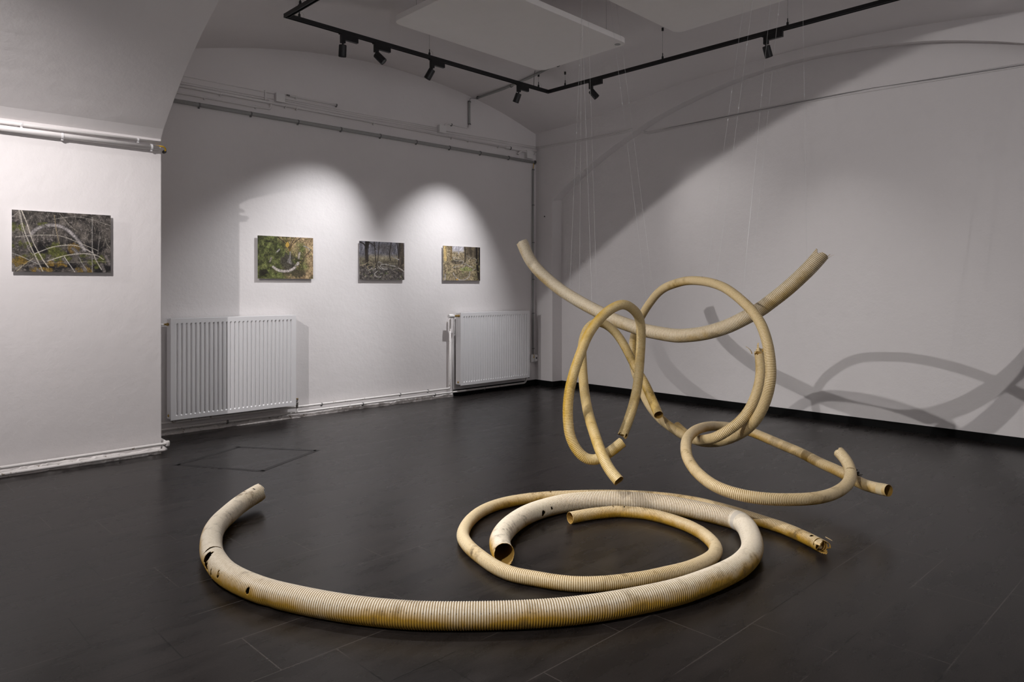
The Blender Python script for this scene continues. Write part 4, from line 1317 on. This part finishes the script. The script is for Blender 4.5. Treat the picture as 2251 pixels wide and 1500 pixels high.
PIPES = {
 'front': [(2.009,4.292,0.085), (1.917,4.242,0.075), (1.823,4.177,0.065), (1.729,4.091,0.057), (1.629,3.981,0.053), (1.541,3.846,0.053), (1.470,3.693,0.053), (1.415,3.543,0.053), (1.383,3.401,0.053), (1.366,3.274,0.053), (1.370,3.150,0.053), (1.387,3.031,0.053), (1.413,2.921,0.053), (1.461,2.794,0.053), (1.525,2.648,0.053), (1.603,2.503,0.053), (1.712,2.347,0.053), (1.810,2.241,0.053), (1.941,2.119,0.053), (2.110,1.983,0.053), (2.271,1.884,0.053), (2.461,1.800,0.053), (2.659,1.733,0.053), (2.832,1.704,0.053), (2.975,1.692,0.053), (3.118,1.695,0.053), (3.274,1.728,0.053), (3.406,1.784,0.053), (3.532,1.862,0.053), (3.647,1.950,0.053), (3.709,2.040,0.053), (3.709,2.233,0.053), (3.686,2.412,0.053), (3.630,2.579,0.053), (3.524,2.734,0.053), (3.406,2.835,0.053), (3.254,2.906,0.053), (3.093,2.926,0.053), (2.937,2.912,0.053), (2.788,2.862,0.053), (2.669,2.803,0.053), (2.561,2.728,0.053), (2.478,2.638,0.053), (2.434,2.575,0.053), (2.415,2.536,0.053)],
 'coil': [(3.117,2.744,0.033), (3.253,2.708,0.033), (3.399,2.638,0.033), (3.443,2.582,0.033), (3.494,2.482,0.033), (3.503,2.356,0.033), (3.484,2.217,0.033), (3.437,2.097,0.033), (3.360,1.988,0.033), (3.278,1.913,0.033), (3.180,1.871,0.033), (3.073,1.861,0.033), (2.941,1.872,0.033), (2.831,1.904,0.033), (2.725,1.936,0.033), (2.637,1.978,0.033), (2.559,2.019,0.033), (2.462,2.097,0.033), (2.398,2.191,0.033), (2.352,2.304,0.033), (2.322,2.383,0.033), (2.322,2.503,0.033), (2.370,2.690,0.033), (2.421,2.825,0.033), (2.486,2.936,0.033), (2.592,3.039,0.033), (2.714,3.124,0.033), (2.850,3.188,0.033), (2.989,3.215,0.033), (3.120,3.203,0.033), (3.233,3.167,0.033), (3.332,3.116,0.033), (3.466,3.023,0.033), (3.618,2.890,0.033), (3.749,2.741,0.033), (3.847,2.572,0.033), (3.891,2.409,0.033), (3.895,2.279,0.033), (3.878,2.114,0.033), (3.849,1.967,0.033), (3.821,1.824,0.033), (3.769,1.693,0.033), (3.716,1.593,0.033), (3.674,1.529,0.033)],
 'sweep': [(4.658,4.677,1.753), (4.674,4.633,1.649), (4.696,4.584,1.557), (4.726,4.513,1.472), (4.762,4.423,1.389), (4.793,4.309,1.306), (4.818,4.173,1.233), (4.826,4.026,1.169), (4.821,3.892,1.122), (4.821,3.753,1.069), (4.833,3.602,1.027), (4.840,3.456,0.993), (4.833,3.212,0.968), (4.830,3.117,0.968), (4.859,2.950,0.991), (4.892,2.792,1.040), (4.918,2.669,1.100), (4.955,2.536,1.181), (4.965,2.470,1.231), (4.996,2.371,1.316), (5.034,2.278,1.412), (5.059,2.198,1.501), (5.090,2.140,1.584)],
 'ring': [(3.941,3.004,0.336), (4.007,3.009,0.418), (4.091,3.026,0.518), (4.177,3.054,0.628), (4.236,3.080,0.736), (4.277,3.096,0.891), (4.280,3.093,0.982), (4.261,3.084,1.085), (4.189,3.070,1.166), (4.072,3.085,1.224), (3.970,3.116,1.194), (3.892,3.135,1.143), (3.816,3.153,1.071), (3.752,3.159,0.994), (3.701,3.153,0.923), (3.626,3.142,0.817), (3.556,3.126,0.700), (3.515,3.110,0.592), (3.493,3.090,0.492), (3.487,3.068,0.400), (3.497,3.031,0.327), (3.526,2.988,0.269), (3.570,2.946,0.250), (3.621,2.911,0.270), (3.686,2.875,0.314), (3.743,2.848,0.356)],
 'hairpin': [(3.398,2.611,0.215), (3.406,2.687,0.267), (3.434,2.771,0.345), (3.537,2.908,0.425), (3.667,3.061,0.500), (3.805,3.206,0.576), (3.925,3.326,0.664), (4.042,3.436,0.761), (4.146,3.529,0.887), (4.219,3.570,0.973), (4.282,3.579,1.037), (4.361,3.572,1.071), (4.429,3.547,1.060), (4.498,3.508,1.005), (4.544,3.464,0.920), (4.565,3.402,0.807), (4.570,3.341,0.707), (4.549,3.251,0.613), (4.495,3.163,0.535), (4.437,3.081,0.471), (4.387,3.017,0.426)],
 'double': [(4.505,2.318,0.945), (4.494,2.300,0.879), (4.460,2.278,0.783), (4.415,2.266,0.714), (4.372,2.266,0.651), (4.324,2.270,0.589), (4.275,2.290,0.526), (4.228,2.321,0.476), (4.190,2.373,0.428), (4.184,2.448,0.379), (4.293,2.607,0.323), (4.380,2.717,0.297), (4.462,2.847,0.291), (4.517,2.975,0.313), (4.577,3.112,0.347), (4.629,3.228,0.397), (4.708,3.347,0.454), (4.774,3.436,0.509), (4.839,3.526,0.583), (4.896,3.610,0.681), (4.962,3.672,0.796), (5.009,3.695,0.918), (5.042,3.677,1.032), (5.039,3.610,1.137), (5.019,3.532,1.218), (4.993,3.447,1.288), (4.953,3.332,1.343), (4.865,3.125,1.385), (4.813,2.994,1.391), (4.757,2.867,1.383), (4.695,2.747,1.365), (4.629,2.629,1.335), (4.556,2.505,1.283), (4.496,2.410,1.234), (4.439,2.326,1.187), (4.392,2.260,1.134), (4.346,2.207,1.084), (4.305,2.164,1.024), (4.278,2.134,0.964), (4.257,2.112,0.883), (4.250,2.105,0.815), (4.245,2.110,0.745), (4.254,2.130,0.678), (4.265,2.160,0.609), (4.279,2.202,0.537), (4.305,2.261,0.470), (4.339,2.340,0.407), (4.381,2.438,0.352), (4.422,2.537,0.308), (4.461,2.639,0.278), (4.494,2.746,0.263), (4.541,2.868,0.273), (4.596,3.010,0.324)],
 'loop': [(4.495,1.798,0.349), (4.466,1.742,0.312), (4.432,1.706,0.275), (4.375,1.677,0.247), (4.290,1.662,0.217), (4.170,1.668,0.195), (4.049,1.688,0.188), (3.926,1.723,0.191), (3.816,1.788,0.196), (3.725,1.862,0.202), (3.662,1.951,0.211), (3.634,2.048,0.223), (3.648,2.146,0.236), (3.707,2.256,0.253), (3.795,2.365,0.268), (3.841,2.432,0.304), (3.928,2.501,0.336), (4.046,2.568,0.368), (4.215,2.627,0.386), (4.437,2.690,0.376), (4.667,2.745,0.348), (4.775,2.724,0.333), (4.836,2.693,0.323), (4.894,2.595,0.302), (4.901,2.491,0.277), (4.867,2.356,0.254), (4.796,2.175,0.233), (4.697,1.993,0.210), (4.586,1.822,0.203), (4.498,1.670,0.181), (4.436,1.577,0.185), (4.395,1.478,0.194)],
}
pf = pipe(PIPES['front'], .0535, .0105, .0044, MP1, 'large white corrugated pipe sweeping across the floor in the foreground with a torn left bend',
          amps=[(0, 1), (1.5, .9), (2.5, .22), (7.5, .18), (8.1, .9), (12, 1), (22, 1), (25, .6), (26.5, .35), (28, .05), (29.95, .03), (30.1, 1), (36, 1), (37.5, .5), (39, .25), (42.5, .2), (43.5, .8)],
          holes=[(7.8, 55, .026, 42), (7.40, 5, .007, 60), (8.0, 88, .034, 20), (8.75, 95, .007, 22), (9.35, 70, .010, 17), (11.3, 78, .011, 17), (1.2, 20, .012, 14), (.75, 340, .006, 12), (37.4, 262, .014, 16), (36.9, 275, .008, 12)],
          jag=(.018, .022), dents=[(12.1, 110, .03, 40, .006), (7.8, 60, .05, 60, .004)], seg=64, sub=7, seed=1.0)
pc = pipe(PIPES['coil'], .0335, .0095, .0023, MP2, 'slimmer yellowed pipe coiled on the floor inside the large foreground pipe',
          amps=[(0, 1), (7, 1), (8, .3), (11, .3), (13, 1), (21, .9), (23, .3), (27, .4), (30, .9), (40, 1)],
          holes=[(1.9, 350, .005, 30), (2.7, 0, .003, 25), (31.1, 0, .006, 18), (41.75, 12, .010, 22), (42.25, 40, .004, 70), (42.6, 290, .010, 26)], jag=(.002, .028), seed=2.0)
ps = pipe(PIPES['sweep'], .0535, .0105, .0036, MP3, 'thick pale pipe hanging like a wide smile between the rings',
          amps=[(0, .3), (6, .5), (10, .9), (22, 1)], jag=(.012, .016), holes=[(21.8, 250, .008, 30)], dents=[(2.2, 90, .03, 40, .008)], seed=3.0, seg=40)
pr = pipe(PIPES['ring'], .0335, .0095, .0023, MP4, 'yellow ring pipe hanging upright at the left, its two ends almost meeting',
          amps=[(0, 1), (6, .8), (7, .35), (13, .5), (16, 1), (21, .6), (25, .4)], jag=(.014, .004), seed=4.0)
ph = pipe(PIPES['hairpin'], .0335, .0095, .0023, MP5, 'yellow hairpin pipe hanging behind the upright ring, lowest end just above the floor',
          amps=[(0, .5), (3, .9), (8, 1), (12, .3), (15, .9), (18.5, 1), (19, .15), (20, .12)], jag=(.003, .002), seed=5.0)
pd = pipe(PIPES['double'], .0335, .0095, .0023, MP6, 'beige pipe looped into a large double ring hanging right of the centre',
          amps=[(0, 1), (20, 1), (24, .6), (32, .7), (36, 1), (52, 1)], jag=(.028, .006), holes=[(30.2, 330, .004, 38), (28.8, 340, .004, 22), (37.4, 200, .006, 26), (.6, 60, .012, 40)], seed=6.0)
pl = pipe(PIPES['loop'], .0335, .0095, .0023, MP7, 'beige pipe loop hanging flat above the floor at the right, hooked through the double ring',
          amps=[(0, .3), (6, .35), (8, 1), (14, 1), (16, .5), (22, .4), (24, .9), (27, 1), (29, 1), (29.6, .12), (31, .1)], jag=(.006, .0), holes=[(2.6, 20, .003, 40)], seed=7.0)


def shred(parent_tuple, at_end, ang, length, width, curl, mat, lift=0.3):
    """torn ribbed strip of pipe wall sticking out of an end"""
    o, P, s, keys, N, B, T, base = parent_tuple
    i = len(P) - 1 if at_end else 0
    t = Vector(T[i] if at_end else -T[i]); n = Vector(N[i]); b = Vector(B[i])
    r = .031 if len(P) and 'thick' not in o['label'] and 'large' not in o['label'] else .0515
    V, F = [], []
    m = 14
    a0 = R(ang)
    for k in range(m + 1):
        q = k / m
        for w in range(5):
            a = a0 + (w - 2) / 2 * width / r / 2 * (1 - .4 * q)
            radial = n * math.cos(a) + b * math.sin(a)
            p = Vector(P[i]) - Vector(base) + radial * (r + lift * length * q * q + .0012 * math.sin(k * 2.2)) + t * (length * q * (1 - .3 * q) - .032 * (1 - q)) + b * curl * q * q
            V.append(p)
    for k in range(m):
        for w in range(4):
            a = k * 5 + w
            F.append((a, a + 1, a + 6, a + 5))
    c = raw('torn_strip', V, F, mat, o)
    md = c.modifiers.new('t', 'SOLIDIFY'); md.thickness = .0018
    uv = c.data.uv_layers.new(name='UVMap')
    return c


shred(ps, True, 200, .040, .012, .01, MP3, .5)
shred(ps, True, 235, .030, .010, .0, MP3, .2)
shred(pd, False, 40, .034, .016, -.01, MP6, -.3)
shred(pd, False, 150, .030, .014, .02, MP6, .5)
shred(pd, False, 280, .022, .02, .0, MP6, .1)
shred(pc, True, 60, .018, .012, -.004, MP2, .1)
shred(pc, True, 330, .016, .02, .004, MP2, .1)
shred(pr, False, 60, .014, .010, -.006, MP4, .6)
shred(pd, True, 30, .03, .03, .0, MP6, .15)

# smooth coupling band and end collar
o, P, s, keys, N, B, T, base = pf
ci = int(np.searchsorted(s, np.interp(31.3, range(len(keys)), keys)))


def band(pt, k, w, r, name, mat):
    o, P, s, keys, N, B, T, base = pt
    s0 = np.interp(k, range(len(keys)), keys)
    idx = [int(np.searchsorted(s, q)) for q in np.linspace(s0 - w / 2, s0 + w / 2, 8)]
    idx = [min(max(q, 0), len(P) - 1) for q in idx]
    V, F = [], []
    sg = 36
    for c_, q in enumerate(idx):
        rr = r if 0 < c_ < 7 else r - .004
        for a in range(sg):
            t = 2 * math.pi * a / sg
            V.append(Vector(P[q]) - Vector(base) + (Vector(N[q]) * math.cos(t) + Vector(B[q]) * math.sin(t)) * rr)
    for c_ in range(7):
        for a in range(sg):
            a2 = (a + 1) % sg
            F.append((c_ * sg + a, c_ * sg + a2, (c_ + 1) * sg + a2, (c_ + 1) * sg + a))
    return raw(name, V, F, mat, o, True)


band(pf, 29.7, .060, .0545, 'coupling_sleeve', plain('sleeve_plastic', (.58, .53, .46), .45))
band(pl, 30.6, .05, .0345, 'end_collar', plain('collar_plastic', (.62, .50, .30), .45))
# moss tuft stuck to the loop
o, P, s, keys, N, B, T, base = pl
bm = bmesh.new()
q = Vector(P[int(np.searchsorted(s, np.interp(28.7, range(len(keys)), keys)))]) - Vector(base)
rs = random.Random(3)
for k in range(60):
    d = Vector((rs.gauss(0, 1), rs.gauss(0, 1), abs(rs.gauss(0, 1)))).normalized()
    a = q + Vector((0, 0, .030)) + d * .006
    rod(bm, [a, a + d * .012 + Vector((rs.gauss(0, .004), rs.gauss(0, .004), 0)), a + d * .026 + Vector((rs.gauss(0, .008), rs.gauss(0, .008), 0))], .0016, 4)
obj('moss_tuft', bm, M_MOSS, o)

# ================================================================== NYLON THREADS


def near_top(pt, p):
    """point on the upper side of the pipe nearest to p"""
    o, P, s, keys, N, B, T, base = pt
    d = np.linalg.norm(P - np.array(p), axis=1)
    q = P[int(np.argmin(d))]
    return Vector(q)


TH = [(ps, (4.843, 4.218, 1.306), (4.50, 3.80), 'left pair of threads on the smile shaped pipe, left one'),
      (ps, (4.815, 4.107, 1.271), (4.42, 3.76), 'left pair of threads on the smile shaped pipe, right one'),
      (ph, (4.305, 3.584, 1.107), (4.36, 3.74), 'thread passing in front of the smile shaped pipe down to the hairpin pipe'),
      (ps, (4.792, 3.92, 1.2), (4.44, 3.74), 'thread reaching the smile shaped pipe just left of the ring top'),
      (pd, (5.036, 3.585, 1.176), (4.95, 3.95), 'left one of the two threads on the left shoulder of the double ring'),
      (pd, (5.0, 3.51, 1.264), (4.97, 3.90), 'right one of the two threads on the left shoulder of the double ring'),
      (pd, (4.748, 2.848, 1.413), (4.78, 2.45), 'left one of the slanting threads at the top of the double ring'),
      (pd, (4.684, 2.729, 1.392), (4.76, 2.38), 'right one of the slanting threads at the top of the double ring'),
      (pd, (4.508, 2.427, 1.271), (4.75, 2.27), 'thread on the right shoulder of the double ring'),
      (ps, (4.91, 2.622, 1.148), (5.05, 2.36), 'thread holding the right half of the smile shaped pipe'),
      (ps, (5.036, 2.248, 1.474), (5.10, 2.30), 'thread near the upper right end of the smile shaped pipe')]
rs = random.Random(5)
for pt, p, top, lab in TH:
    a = near_top(pt, p)
    b = Vector((top[0], top[1], ceil_z(*top) - .002))
    # the thread is tied round the pipe: ring, then straight up
    rr = .0535 if pt is ps else .0335
    a2 = a + Vector((0, 0, rr + .001))
    bm = bmesh.new()
    rod(bm, [a2, b], .0006, 5)
    th = obj('hanging_thread', bm, M_THREAD)
    setp(th, 'thin nylon thread: ' + lab if False else lab, 'thread', 'nylon threads holding the pipes')
    for k in range(2):  # short sleeves added to stand in for white glints on the thread
        q = a2.lerp(b, .25 + .35 * rs.random() + .15 * k)
        bm = bmesh.new()
        d = (b - a2).normalized()
        rod(bm, [q, q + d * .014], .0020, 6)
        obj('glint_sleeve', bm, M_THREAD, th)
# thread knots are tied around the pipes themselves; small ceiling hooks above
